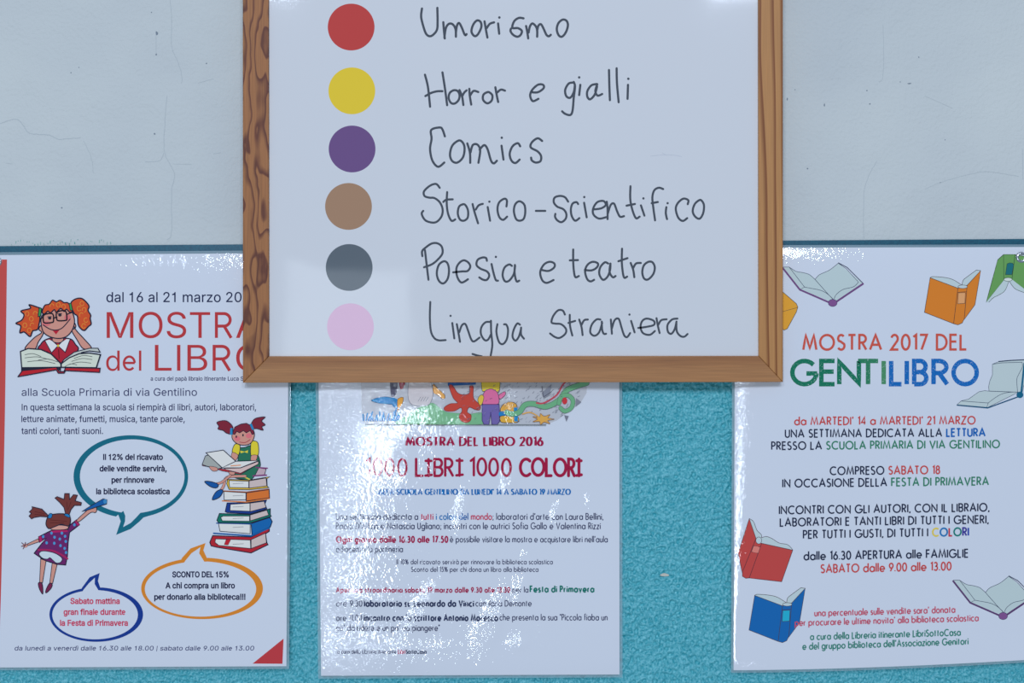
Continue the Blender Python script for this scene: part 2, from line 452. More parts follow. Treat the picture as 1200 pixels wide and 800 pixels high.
# ------------------------------------------------------------------ the wall
def wall_z(px, top=True):      # upper edge of the teal dado, photograph row at column px
    return 288.8 - px / 1200 * 8.4
def plaster_mat():
    m, nt, b = newmat('painted_plaster')
    b.inputs['Roughness'].default_value = 0.85; b.inputs['Specular IOR Level'].default_value = 0.2
    geo = nd(nt, 'ShaderNodeNewGeometry')
    n = nd(nt, 'ShaderNodeTexNoise'); n.inputs['Scale'].default_value = 5; n.inputs['Detail'].default_value = 3
    cr = nd(nt, 'ShaderNodeValToRGB'); cr.color_ramp.elements[0].position = .35; cr.color_ramp.elements[1].position = .7
    cr.color_ramp.elements[0].color = alb((168, 184, 201)); cr.color_ramp.elements[1].color = alb((176, 192, 207))
    nt.links.new(geo.outputs['Position'], n.inputs['Vector']); nt.links.new(n.outputs['Fac'], cr.inputs['Fac'])
    nt.links.new(cr.outputs['Color'], b.inputs['Base Color'])
    n2 = nd(nt, 'ShaderNodeTexNoise'); n2.inputs['Scale'].default_value = 260; n2.inputs['Detail'].default_value = 4
    n3 = nd(nt, 'ShaderNodeTexNoise'); n3.inputs['Scale'].default_value = 22; n3.inputs['Detail'].default_value = 2
    ad = nd(nt, 'ShaderNodeMath', operation='MULTIPLY_ADD'); ad.inputs[1].default_value = 3.0
    nt.links.new(geo.outputs['Position'], n2.inputs['Vector']); nt.links.new(geo.outputs['Position'], n3.inputs['Vector'])
    nt.links.new(n3.outputs['Fac'], ad.inputs[0]); nt.links.new(n2.outputs['Fac'], ad.inputs[2])
    bp = nd(nt, 'ShaderNodeBump'); bp.inputs['Distance'].default_value = 0.0011; bp.inputs['Strength'].default_value = .9
    nt.links.new(ad.outputs[0], bp.inputs['Height']); nt.links.new(bp.outputs['Normal'], b.inputs['Normal'])
    return m
def teal_mat(name, c1, c2, bump):
    m, nt, b = newmat(name)
    b.inputs['Roughness'].default_value = 0.38; b.inputs['Specular IOR Level'].default_value = 0.45
    geo = nd(nt, 'ShaderNodeNewGeometry')
    n = nd(nt, 'ShaderNodeTexNoise'); n.inputs['Scale'].default_value = 500; n.inputs['Detail'].default_value = 3
    nt.links.new(geo.outputs['Position'], n.inputs['Vector'])
    cr = nd(nt, 'ShaderNodeValToRGB'); cr.color_ramp.elements[0].position = .3; cr.color_ramp.elements[1].position = .7
    cr.color_ramp.elements[0].color = alb(c1); cr.color_ramp.elements[1].color = alb(c2)
    nt.links.new(n.outputs['Fac'], cr.inputs['Fac']); nt.links.new(cr.outputs['Color'], b.inputs['Base Color'])
    bp = nd(nt, 'ShaderNodeBump'); bp.inputs['Distance'].default_value = 0.0005; bp.inputs['Strength'].default_value = bump
    nt.links.new(n.outputs['Fac'], bp.inputs['Height']); nt.links.new(bp.outputs['Normal'], b.inputs['Normal'])
    return m
M_plaster = plaster_mat()
# upper plaster: a slab 10 cm thick behind the wall plane
def slab(name, quad, dfront, dback, mat, parent=None, bev=0.0):
    v = [P(x, y, 0) for x, y in quad]
    V = [(a[0], -dfront, a[2]) for a in v] + [(a[0], -dback, a[2]) for a in v]
    bm = bmesh.new(); q = [bm.verts.new(p) for p in V]; n = len(quad)
    bm.faces.new(q[:n]); bm.faces.new(q[n:][::-1])
    for i in range(n):
        j = (i + 1) % n; bm.faces.new((q[i], q[n + i], q[n + j], q[j]))
    bmesh.ops.recalc_face_normals(bm, faces=bm.faces)
    if bev: bmesh.ops.bevel(bm, geom=list(bm.edges), offset=bev, segments=2, profile=.6, affect='EDGES')
    me = bpy.data.meshes.new(name); bm.to_mesh(me); bm.free(); me.materials.append(mat)
    o = linkobj(name, me)
    if parent: put(o, parent)
    return o
wall = slab('wall_back', [(-900, -1500), (2100, -1500), (2100, wall_z(2100)), (-900, wall_z(-900))], 0.0, -0.1, M_plaster)
wall['kind'] = 'structure'
# teal dado with a real orange-peel relief in the part in view, plain slabs beyond
M_teal = teal_mat('teal_rough_paint', (38, 136, 164), (100, 180, 206), 1.5)
def relief_grid():
    step = 0.00125
    x0, x1 = -0.62, 0.62; ztop = P(0, 280, 0)[2] + .002; zb = P(0, 900, 0)[2]
    nx_, nz_ = int((x1 - x0) / step), int((ztop - zb) / step)
    rng = np.random.default_rng(7)
    w = rng.standard_normal((nz_ + 1, nx_ + 1)); F = np.fft.fft2(w)
    fy = np.fft.fftfreq(nz_ + 1, step)[:, None]; fx = np.fft.fftfreq(nx_ + 1, step)[None, :]
    k = np.sqrt(fx ** 2 + fy ** 2)
    def band(f0, s): return np.real(np.fft.ifft2(F * np.exp(-((k - f0) / s) ** 2)))
    a = band(165, 70); a /= a.std(); b_ = band(60, 40); b_ /= b_.std()
    hgt = np.where(a < -.9, a * 2.6 + 1.44, a) * 0.00085 + b_ * 0.0002
    hgt = np.clip(hgt, -0.0028, 0.0011) + 0.0002
    xs = np.linspace(x0, x1, nx_ + 1); zs = np.linspace(zb, ztop, nz_ + 1)
    X, Zg = np.meshgrid(xs, zs)
    # clip to the sloping upper edge
    zt = Z0 + (400 - (288.8 - ((X / S) + 600) / 1200 * 8.4)) * S
    Zc = zb + (Zg - zb) * (zt - zb) / (ztop - zb)
    V = np.stack([X, -0.0015 - hgt, Zc], -1).reshape(-1, 3)
    i = np.arange(nz_)[:, None] * (nx_ + 1) + np.arange(nx_)[None, :]
    Fc = np.stack([i, i + 1, i + nx_ + 2, i + nx_ + 1], -1).reshape(-1, 4)
    me = bpy.data.meshes.new('textured_dado')
    me.vertices.add(len(V)); me.vertices.foreach_set('co', V.ravel().astype(np.float32))
    me.loops.add(Fc.size); me.loops.foreach_set('vertex_index', Fc.ravel().astype(np.int32))
    me.polygons.add(len(Fc)); me.polygons.foreach_set('loop_start', (np.arange(len(Fc)) * 4).astype(np.int32))
    me.polygons.foreach_set('use_smooth', np.ones(len(Fc), bool))
    me.update(calc_edges=True); me.validate(); me.materials.append(M_teal)
    return me
dado = linkobj('textured_dado', relief_grid()); put(dado, wall); dado['kind'] = 'structure'
for nm, q in (('dado_plaster', [(-900, wall_z(-900)), (-129, wall_z(-129)), (-129, 1900), (-900, 1900)]),
              ('dado_plaster', [(1329, wall_z(1329)), (2100, wall_z(2100)), (2100, 1900), (1329, 1900)]),
              ('dado_plaster', [(-129, 899), (1329, 899), (1329, 1900), (-129, 1900)])):
    o = slab(nm, q, 0.0012, -0.1, M_teal, wall)
backing = slab('dado_plaster', [(-129, wall_z(-129)), (1329, wall_z(1329)), (1329, 899), (-129, 899)], -0.002, -0.1, M_teal, wall)
# smooth painted edge strip along the top of the dado
M_strip = teal_mat('teal_gloss_strip', (0, 74, 102), (4, 88, 116), 0.1)
tri = slab('trim_1', [(-900, wall_z(-900) - .3), (2100, wall_z(2100) - .3), (2100, wall_z(2100) + 11), (-900, wall_z(-900) + 11)], 0.0034, -0.0005, M_strip, None, 0.0004)
tri['kind'] = 'structure'

def flat(d0):
    def s(px, py):
        z = np.zeros_like(px); return z + d0, z, z, z
    return s
wallsurf = flat(0.0)
def plainmat(rgb, rough=.9, name='paint'):
    key = ('plain',) + tuple(rgb) + (rough,)
    if key in _mats: return _mats[key]
    m, nt, b = newmat(name + '_%d_%d_%d' % tuple(rgb)); b.inputs['Base Color'].default_value = alb(rgb); b.inputs['Roughness'].default_value = rough
    b.inputs['Specular IOR Level'].default_value = .1; _mats[key] = m; return m
a_ = tr(0, 0, 2.76); b_ = tr(910, 0, 2.76)
cracks = [(a_, [(0,400),(50,385),(75,405),(95,430),(160,437),(190,450),(260,445)], .8), (a_, [(270,455),(295,510),(302,560)], .5),
 (a_, [(550,0),(555,60),(555,150),(575,200),(587,240),(587,270)], .6), (a_, [(540,310),(533,400),(532,490),(555,540),(565,570),(555,620),(555,750),(540,775)], .7),
 (a_, [(470,523),(515,520),(530,495)], .7), (a_, [(560,530),(620,532)], .5), (a_, [(690,497),(715,493)], .8), (a_, [(640,268),(690,255)], .5),
 (a_, [(505,100),(505,175)], .5), (a_, [(40,530),(20,527)], .5),
 (b_, [(345,80),(345,240),(330,265)], .5), (b_, [(325,520),(285,610),(282,770)], .6), (b_, [(480,612),(530,590),(600,570),(670,555),(720,560),(785,570)], .5), (b_, [(795,480),(797,580)], .6), (b_, [(480,310),(570,350)], .4)]
rnd = random.Random(3)
CK = lambda c: plainmat(c, .9, 'crack')
for t_, pts, w in cracks:
    d_ = Draw(CK); q = crom(t_(pts), 8); q = [(x + rnd.uniform(-.35, .35), y + rnd.uniform(-.35, .35)) for x, y in q]
    d_.stroke(q, w, (158, 175, 193), cap=False); d_.build('hairline_crack', wall, wallsurf, 0.00012)
chips = [(a_, 507, 108, 1.7, 2.6), (a_, 505, 176, 1.1, 1.2), (a_, 500, 432, 1.2, 1.4), (a_, 200, 672, 1.2, 1.2), (a_, 490, 40, .8, .8), (a_, 230, 235, .9, .8), (a_, 668, 205, 1, 1), (a_, 255, 218, .7, .7),
         (b_, 460, 185, .9, .9), (b_, 292, 293, 1, 1), (b_, 302, 336, 1.2, .9), (b_, 155, 340, .8, 2.2), (b_, 100, 545, 1, 1), (b_, 35, 320, 1, 1.6), (b_, 400, 265, .7, .9), (b_, 530, 590, .9, .5), (b_, 545, 452, .7, .7), (b_, 60, 290, .8, .8), (b_, 430, 270, 2.6, .8)]
for t_, x, y, rx, ry in chips:
    d_ = Draw(CK); (cx, cy), = t_([(x, y)])
    d_.fill([(cx + rx * math.cos(a * .63) * rnd.uniform(.6, 1.1), cy + ry * math.sin(a * .63) * rnd.uniform(.6, 1.1)) for a in range(10)], (112, 128, 150))
    d_.build('paint_chip', wall, wallsurf, 0.00014)
d_ = Draw(CK)
for k in range(34):
    x = 14 + k * 3.5 + rnd.uniform(-1.5, 1.5); y = wall_z(x) - rnd.uniform(2, 8); l = rnd.uniform(1, 4)
    d_.stroke([(x, y), (x + rnd.uniform(-.6, .6), y + l)], rnd.uniform(.4, 1.1), rnd.choice([(120, 165, 172), (140, 172, 184), (95, 150, 160)]), cap=False)
o = d_.build('paint_smear', wall, wallsurf, 0.00012); o['kind'] = 'stuff'
d_ = Draw(CK); d_.shape([(774, 673), (778, 671.4), (783, 672.6), (783.5, 674.6), (778, 675), (774, 674.2)], (168, 178, 182)); d_.build('paint_chip', wall, wallsurf, 0.0031)

# ------------------------------------------------------------------ posters
def mksurf(Hf, Cf):
    def s(px, py):
        px = np.asarray(px, float); py = np.asarray(py, float); e = .6
        H0 = Hf(px, py)
        dx = (Hf(px + e, py) - Hf(px - e, py)) / (2 * e * S); dz = (Hf(px, py - e) - Hf(px, py + e)) / (2 * e * S)
        return H0, -dx, -dz, Cf(px, py)
    return s
def expo(u, deg, L):            # height of an edge whose slope fades inwards
    return math.tan(math.radians(deg)) * L * S * (1 - np.exp(-np.maximum(u, -6) / L))
def gau(px, py, cx, cy, rx, ry, ang=0):
    c, s = math.cos(ang), math.sin(ang); u = (px - cx) * c + (py - cy) * s; v = -(px - cx) * s + (py - cy) * c
    return np.exp(-(u / rx) ** 2 - (v / ry) ** 2)
EYE = 0.0044
def H1(px, py):
    r_ = 340 - px; t_ = py - 294.5; b = 784 - py; l = px + 14
    return EYE + .036 * S * 22 * np.logaddexp(0, (px - 235) / 22) + expo(r_, 1.5, 4) + expo(t_, 13, 20) + expo(b, 5, 12) + expo(l, 5, 30) * .6
def C1(px, py):
    return .05 + .26 * gau(px, py, 268, 308, 45, 22) + .6 * gau(px, py, 236, 306, 7, 7) + .12 * gau(px, py, 170, 320, 60, 40)
RID = [(545, 597, 6, 22, .25, .0007), (500, 712, 7, 28, .5, .0007), (582, 728, 8, 34, .35, .0009), (612, 690, 7, 16, .3, .0006), (600, 562, 7, 13, .3, .0006), (477, 535, 7, 18, 0, .0006), (655, 600, 5, 14, .3, .0004), (548, 498, 9, 10, 0, .0005), (520, 472, 8, 22, 0, .0006), (607, 475, 7, 18, 0, .0005), (470, 770, 26, 14, 0, .0012), (612, 754, 8, 8, 0, .0005), (430, 700, 30, 14, .2, .0011), (520, 758, 10, 6, 0, .0004), (505, 479, 60, 20, 0, .0018)]
def H2(px, py):
    l = px - 371; r_ = 727 - px; b = 792 - py
    return EYE + expo(l, 6, 9) + expo(r_, 8, 10) + expo(b, 8, 8) + .0009 * np.sin(px / 61 + py / 90) + .0005 * np.sin(py / 37 - px / 120) + .0014 + sum(h_ * gau(px, py, x, y, a, b_, an) for x, y, a, b_, an, h_ in RID)
SP2 = [(395, 480, 26, 34, 0, 1.5), (430, 470, 40, 25, 0, 1.3), (392, 545, 20, 40, 0, 1.5), (396, 640, 22, 45, .2, 1.2), (392, 712, 22, 26, 0, 1.3), (410, 780, 50, 28, 0, 1.5), (470, 535, 9, 20, 0, 1.3),
       (596, 560, 8, 14, .3, 1.2), (540, 595, 6, 22, .25, 1.1), (492, 712, 8, 28, .5, 1.4), (575, 725, 9, 34, .35, 1.6), (565, 745, 14, 12, 0, 1.3), (608, 690, 8, 16, .3, 1.2), (606, 752, 10, 8, 0, 1.3), (512, 470, 10, 26, 0, 1.4),
       (542, 498, 14, 10, 0, 1.4), (650, 600, 5, 14, .3, 1.0), (690, 585, 4, 10, 0, .9), (600, 475, 8, 20, 0, 1.2), (455, 700, 14, 10, 0, 1.0), (460, 770, 50, 16, 0, 1.2), (615, 648, 4, 6, 0, .8), (520, 757, 16, 6, 0, .9)]
def C2(px, py):
    c = .10 + 0 * px
    for x, y, a, b, an, w in SP2: c = c + .40 * w * gau(px, py, x, y, a, b, an)
    return np.minimum(c, 1.5)
def H3(px, py):
    l = px - 858; t_ = py - 287; b = 787 - py
    curl = np.maximum(0, (py - 640) / 150.0) * np.maximum(0, (px - 900) / 300.0)
    Lw = np.clip(24 - (py - 450) * .062, 6, 24)
    return EYE + expo(l, 15, Lw) + expo(t_, 13, 20) + expo(b, 6, 8) + .004 * curl ** 2
def C3(px, py):
    return .03 + .15 * gau(px, py, 955, 297, 62, 16) + .22 * gau(px, py, 872, 560, 12, 170) + .15 * gau(px, py, 880, 480, 30, 60) + 1.0 * gau(px, py, 875, 780, 30, 5)
S1, S2, S3 = mksurf(H1, C1), mksurf(H2, C2), mksurf(H3, C3)

M_film, nt, b = newmat('clear_laminate_film')
out = nt.nodes['Material Output']; tp = nd(nt, 'ShaderNodeBsdfTransparent'); tp.inputs[0].default_value = (.90, .94, .96, 1)
b.inputs['Base Color'].default_value = alb((160, 190, 215)); b.inputs['Roughness'].default_value = .4
b.inputs['Coat Weight'].default_value = 1; b.inputs['Coat Roughness'].default_value = .05
mixs = nd(nt, 'ShaderNodeMixShader'); mixs.inputs[0].default_value = .38
nt.links.new(tp.outputs[0], mixs.inputs[1]); nt.links.new(b.outputs[0], mixs.inputs[2]); nt.links.new(mixs.outputs[0], out.inputs['Surface'])

def sheet(poster, edges, surf, fw=3.3):
    """edges: functions left(v), right(v), top(u), bottom(u) of the paper in photograph pixels"""
    L, R, T, B = edges
    nu, nv = 120, 150
    def grid(us, vs_, grow):
        d_ = Draw()
        pts = []
        for v in vs_:
            for u in us:
                uu, vv = min(max(u, 0), 1), min(max(v, 0), 1)
                x = L(vv) + (R(vv) - L(vv)) * uu; y = T(uu) + (B(uu) - T(uu)) * vv
                x += grow * (1 if u > 1 else -1 if u < 0 else 0); y += grow * (1 if v > 1 else -1 if v < 0 else 0)
                pts.append((x, y))
        return pts
    us = [i / nu for i in range(nu + 1)]; vv = [i / nv for i in range(nv + 1)]
    pts = grid(us, vv, 0); n = nu + 1
    d_ = Draw(); d_.add(pts, [(j * n + i, j * n + i + 1, (j + 1) * n + i + 1, (j + 1) * n + i) for j in range(nv) for i in range(nu)], (187, 203, 229), 0)
    d_.build('paper_sheet', poster, surf)
    us2 = [-.01] + us + [1.01]; vv2 = [-.01] + vv + [1.01]; n2 = len(us2)
    pts = grid(us2, vv2, fw)
    f = [(j * n2 + i, j * n2 + i + 1, (j + 1) * n2 + i + 1, (j + 1) * n2 + i) for j in range(len(vv2) - 1) for i in range(n2 - 1) if j in (0, len(vv2) - 2) or i in (0, n2 - 2)]
    d_ = Draw(); d_.add(pts, f, M_film, 0)
    o = d_.build('laminate_border', poster, surf); o['label'] = 'clear plastic laminate border'
M_metal, nt, b = newmat('nickel_eyelet'); b.inputs['Metallic'].default_value = 1; b.inputs['Base Color'].default_value = (.75, .76, .78, 1); b.inputs['Roughness'].default_value = .18
def eyelet(poster, px, py, surf, r1=6.4, r2=3.0):
    d = float(surf(np.array([px]), np.array([py]))[0][0]) + .0003
    bm = bmesh.new(); n = 28; prof = [(r2, -.0006), (r2, .0007), (r2 + .9, .0013), ((r1 + r2) / 2, .0014), (r1 - .8, .0010), (r1, 0), (r1, -.0003)]
    rows = []
    for k in range(n):
        a = 2 * math.pi * k / n
        rows.append([bm.verts.new((P(px + rr * math.cos(a), py + rr * math.sin(a), d)[0], -(d + hh), P(px + rr * math.cos(a), py + rr * math.sin(a), d)[2])) for rr, hh in prof])
    for k in range(n):
        for i in range(len(prof) - 1): bm.faces.new((rows[k][i], rows[k][i + 1], rows[(k + 1) % n][i + 1], rows[(k + 1) % n][i]))
    bmesh.ops.recalc_face_normals(bm, faces=bm.faces)
    me = bpy.data.meshes.new('eyelet'); bm.to_mesh(me); bm.free(); me.materials.append(M_metal)
    me.polygons.foreach_set('use_smooth', [True] * len(me.polygons))
    o = linkobj('eyelet', me); put(o, poster); o['label'] = 'round nickel eyelet'
    return o
def thing(name, loc, label, cat, group=None):
    o = empty(name, loc); o['label'] = label; o['category'] = cat
    if group: o['group'] = group
    return o
NAVY = (30, 40, 78); INK = (34, 40, 76)
p1 = thing('poster', P(160, 784, 0), 'laminated poster with red MOSTRA del LIBRO title and cartoon girls, left of the board', 'poster')
p2 = thing('poster', P(550, 792, 0), 'crinkled glossy poster with crimson 1000 LIBRI 1000 COLORI title, under the framed board', 'poster')
p3 = thing('poster', P(1035, 787, 0), 'laminated poster with coloured books and green-blue GENTILIBRO title, right of the board', 'poster')
lerp = lambda a, b: (lambda t: a + (b - a) * t)
sheet(p1, (lerp(-12, -14), lerp(338.6, 335.6), lerp(298.8, 296.4), lambda u: 781.9 - 1.6 * u), S1, 3.2)
sheet(p2, (lerp(372, 376.2), lerp(725.6, 726), lerp(293, 293), lambda u: 791.5 - 1.5 * u), S2, 3.4)
sheet(p3, (lerp(861.5, 859.6), lerp(1211, 1209), lerp(290.3, 289.3), lambda u: 785 - 12.5 * u ** 1.7), S3, 3.0)
eyelet(p1, -3.6, 307, S1, 6.2); eyelet(p1, 320, 310, S1); eyelet(p3, 1196.8, 301.5, S3, 6.8, 3.1); eyelet(p3, 876, 303, S3)
eyelet(p2, 388, 308, S2); eyelet(p2, 710, 308, S2)

def hline(poster, surf, s, x0, x1, y, cap, c, name='printed_line', **kw):
    y0, y1 = y if isinstance(y, tuple) else (y, y)
    d_ = Draw(); hel_line(d_, s, x0, x1, y0, y1, cap, c, **kw); return d_.build(name, poster, surf, .00006)
def gline(poster, surf, runs, x0, x1, y, cap, name='printed_line', **kw):
    y0, y1 = y if isinstance(y, tuple) else (y, y)
    d_ = Draw(); put_line(d_, '', x0, x1, y0, y1, cap, runs, **kw); return d_.build(name, poster, surf, .00030)

# ---- poster left of the board
RED = (168, 60, 68)
d_ = Draw(); bar = []
n = 30
rt = [(8.2, 304), (7.0, 400), (5.5, 500), (3.2, 610), (1.0, 700), (-1.0, 752)]
rt = crom(rt, 6); lt = [(-8.5, y) for x, y in rt]
pts = [p for a, b in zip(lt, rt) for p in (a, b)]
d_.fill(rt + lt[::-1], (178, 78, 80)); d_.build('red_side_bar', p1, S1, .00006)
d_ = Draw(); d_.fill([(296, 777.3), (332.3, 748), (331, 777.5)], (172, 62, 72)); d_.build('corner_triangle', p1, S1, .00006)
hline(p1, S1, 'dal 16 al 21 marzo 2017', 124.8, 283.0, 353.8, 11.6, (36, 46, 82), offset=.02, fit='dal 16 al 21 marzo 20', name='date_line')
hline(p1, S1, 'MOSTRA', 125, 272.6, 395.8, 30.2, RED, fit='MOSTR', name='title_line')
hline(p1, S1, 'del', 124.4, 165.6, 434.2, 23.6, RED, name='title_line')
hline(p1, S1, 'LIBRO', 181.5, 271, 434.2, 30.2, RED, fit='LIBR', name='title_line')
hline(p1, S1, 'a cura del papà libraio itinerante Luca S', 176.6, 279.6, 445.8, 4.7, (66, 70, 108), fit='a cura del papà libraio itinerante Luca', offset=.05)
hline(p1, S1, 'alla Scuola Primaria di via Gentilino', 25.4, 230.8, 463.6, 8.7, (56, 62, 104), offset=.01)
hline(p1, S1, 'In questa settimana la scuola si riempirà di libri, autori, laboratori,', 25.6, 300, 480.5, 7.3, (46, 52, 94), offset=.035)
hline(p1, S1, 'letture animate, fumetti, musica, tante parole,', 25.2, 216.4, 494.3, 7.3, (46, 52, 94), offset=.035)
hline(p1, S1, 'tanti colori, tanti suoni.', 25.2, 120.6, 508.3, 7.3, (46, 52, 94), offset=.035)
hline(p1, S1, 'da lunedì a venerdì dalle 16.30 alle 18.00 | sabato dalle 9.00 alle 13.00', 17, 297.4, 761.8, 5.2, (56, 64, 112), slant=.12, offset=.03)
def bubble(name, t_, c, outer, inner, lines, label=None):
    d_ = Draw(); o_ = t_(outer); i_ = t_(inner); d_.fill(o_, c, holes=(i_,)); o = d_.build(name, p1, S1, .00006, label)
    for s, x0, x1, y, col in lines:
        q = Draw(); hel_line(q, s, x0, x1, y, y, 6.5, col, offset=.10); q.build('bubble_text', o, S1, .00006)
    return o
bubble('speech_bubble', tr(80, 500, 6.15), (0, 102, 130),
       [(360, 632), (378, 680), (345, 778), (450, 735), (515, 680), (542, 653)] + arc(451, 358, 413, 298, 72, -255, 70),
       [(397, 605), (411, 640), (409, 680), (395, 722), (450, 692), (490, 652), (520, 619)] + arc(461, 356, 377, 266, 78, -258, 70),
       [('Il 12% del ricavato', 121.2, 190.6, 538.5, INK), ('delle vendite servirà,', 117, 195, 552, INK), ('per rinnovare', 131, 180.7, 565.3, INK), ('la biblioteca scolastica', 113, 198.6, 578.7, INK)], 'teal speech bubble outline')
bubble('speech_bubble', tr(50, 630, 4.444), (196, 128, 52),
       arc(830, 263, 317, 160, -108, -433 + 25, 70)[::1][0:0] + [(725, 105), (770, 55), (848, 27), (837, 65), (855, 104)] + arc(830, 263, 317, 160, -84, 250, 70),
       [(742, 120), (775, 80), (822, 48), (815, 80), (842, 124)] + arc(822, 266, 290, 144, -83, 253, 70),
       [('SCONTO DEL 15%', 202.2, 267.8, 676.1, INK), ('A chi compra un libro', 194.3, 275, 689, INK), ('per donarlo alla biblioteca!!!', 181, 287.4, 702.3, INK)], 'orange speech bubble outline')
PK = (184, 70, 104)
bubble('speech_bubble', tr(50, 630, 4.444), (10, 58, 142),
       [(205, 259), (245, 205), (297, 183), (288, 225), (300, 259)] + arc(279, 399, 244, 142, -83, 252, 70),
       [(213, 270), (240, 237), (272, 207), (271, 240), (290, 272)] + arc(273, 400, 223, 128, -83, 253, 70),
       [('Sabato mattina', 82.8, 140, 707.2, PK), ('gran finale durante', 74.8, 146.8, 720, PK), ('la Festa di Primavera', 70.6, 149.6, 732.8, PK)], 'blue speech bubble outline')

SKIN = (190, 142, 136); LN = (34, 40, 62)
def illus(name, poster, surf, layers, label=None):
    """layers: list of (subname, function(Draw)); the first is the part itself"""
    root = None
    for i, (nm, fn) in enumerate(layers):
        if nm.endswith('*'):
            mu = Multi(3 + i * 22); fn(mu)
            for d_ in mu.ds: d_.build(nm[:-1], root, surf, .00006)
            continue
        d_ = Draw(); d_.cur = 3 + i * 22; fn(d_)
        o = d_.build(name if i == 0 else nm, poster if i == 0 else root, surf, .00006)
        if i == 0: root = o
    if label: root['label'] = label
    return root
# girl with glasses behind an open book
g = tr(0, 330, 6.67); rnd = random.Random(5)
def f_body(d):
    d.shape(g([(300,525),(318,490),(345,460),(400,440),(500,440),(560,452),(590,490),(612,530),(540,600),(470,640),(380,570)]), (160, 42, 62), 1.4)
    d.shape(g([(418,430),(485,430),(495,462),(455,478),(412,465)]), SKIN, 1.0)
    d.fill(g([(352,462),(385,452),(430,475),(453,500),(403,555)]), (214, 214, 230)); d.stroke(g([(352,462),(403,555),(453,500),(400,452)]), 1.0, LN)
    d.fill(g([(548,450),(520,448),(480,475),(453,500),(510,552)]), (214, 214, 230)); d.stroke(g([(548,450),(510,552),(453,500),(500,452)]), 1.0, LN)
    d.stroke(g([(458,530),(462,600)]), 1.0, (90, 20, 40)); d.fill(g(arc(455, 500, 9, 9, 0, 330)), (215, 190, 70))
def f_arms(d):
    d.shape(g([(335,335),(312,350),(305,375),(325,398),(265,440),(195,522),(270,528),(300,470),(338,405)]), SKIN, 1.2)
    d.shape(g([(572,310),(592,340),(585,365),(560,380),(600,450),(650,522),(715,518),(660,450),(600,385),(580,350)]), SKIN, 1.2)
def f_face(d):
    d.shape(g([(338,250),(320,300),(335,385),(380,425),(450,443),(515,430),(560,385),(582,320),(572,255),(540,210),(440,195),(360,215)]), SKIN, 1.3)
    d.fill(g(arc(362, 328, 34, 20, 0, 330)), (196, 112, 122)); d.fill(g(arc(528, 280, 26, 24, 0, 330)), (196, 112, 122))
    d.fill(g([(408,376),(438,412),(468,373),(440,380)]), (170, 40, 60))
    d.stroke(crom(g([(338,338),(390,370),(440,378),(490,358),(548,292)]), 5), 1.2, LN)
def f_hair(d):
    d.shape(g([(325,215),(290,198),(228,180),(238,208),(165,228),(188,258),(170,300),(125,325),(162,345),(155,398),(190,393),(235,428),(255,385),(292,373),(305,330),(312,280),(300,250)]), (190, 82, 52), 1.5)
    d.shape(g([(555,165),(590,135),(635,130),(670,155),(695,190),(688,225),(708,260),(705,290),(712,330),(690,350),(660,380),(630,365),(610,330),(605,270),(582,250),(565,215)]), (190, 82, 52), 1.5)
    d.shape(g([(330,235),(350,185),(385,175),(410,145),(440,157),(470,145),(500,163),(530,165),(555,200),(568,228),(545,238),(520,215),(500,232),(475,208),(440,238),(425,218),(395,243),(375,230),(345,252)]), (190, 82, 52), 1.4)
    for cx, cy in [(210,250),(240,290),(200,340),(250,340),(230,380),(640,170),(660,220),(640,260),(670,300),(650,345),(400,190),(450,180),(500,195),(270,250),(620,210)]:
        d.stroke(g(arc(cx + rnd.uniform(-6, 6), cy, 15, 18, rnd.uniform(0, 180), rnd.uniform(300, 480))), .7, (222, 140, 66))
def f_glass(d):
    d.stroke(crom(g([(345,258),(410,250),(418,305),(405,318),(350,322),(338,300)]), 4, True), 1.5, (30, 32, 46), closed=True)
    d.stroke(crom(g([(445,238),(510,228),(522,290),(510,302),(455,304),(442,285)]), 4, True), 1.5, (30, 32, 46), closed=True)
    d.stroke(g([(416,285),(444,276)]), 1.4, (30, 32, 46)); d.stroke(g([(338,275),(318,290)]), 1.2, (30, 32, 46)); d.stroke(g([(520,255),(560,240)]), 1.2, (30, 32, 46))
    for cx, cy in ((388, 284), (468, 260)): d.fill(g(arc(cx, cy, 13, 11, 0, 330)), (40, 44, 62)); d.stroke(g([(cx - 18, cy - 10), (cx + 14, cy - 12)]), .7, (40, 44, 62))
def f_tie(d):
    d.shape(g([(305,205),(325,208),(318,268),(298,272)]), (60, 150, 82), .9, smooth=False); d.shape(g([(540,170),(556,168),(568,225),(548,222)]), (60, 150, 82), .9, smooth=False)
def f_book(d):
    d.fill(g([(140,742),(178,678),(440,668),(462,702),(500,702),(512,672),(782,676),(778,708),(512,690),(500,712),(455,712),(440,684)]), (172, 42, 54)); d.stroke(g([(140,742),(178,690),(440,668),(462,702),(500,702),(512,672),(782,676),(778,708),(512,694),(500,714),(455,714),(440,688),(140,742)]), 1.2, LN)
    d.fill(g([(165,700),(165,672),(440,660),(475,668),(475,700),(440,672)]), (40, 42, 60))
    d.shape(g([(170,672),(160,545),(220,522),(320,530),(400,565),(475,640),(478,668)]), (192, 208, 206), 1.5, smooth=False)
    d.shape(g([(480,668),(478,638),(500,608),(580,550),(700,520),(765,520),(782,550),(700,540),(640,552)]), (176, 190, 196), 1.1, smooth=False)
    d.shape(g([(478,668),(480,640),(540,595),(620,562),(700,558),(785,570),(752,672)]), (192, 208, 206), 1.5, smooth=False)
    for y, x0, x1 in ((570,195,320),(595,195,390),(625,215,430),(612,300,450)):
        d.stroke(crom(g([(x0, y),((x0+x1)/2, y - 8),(x1, y + 14)]), 5), .7, (80, 90, 96))
    for y, x0, x1 in ((585,580,720),(608,560,720),(636,530,710),(650,505,600)):
        d.stroke(crom(g([(x0, y + 14),((x0+x1)/2, y - 8),(x1, y)]), 5), .7, (80, 90, 96))
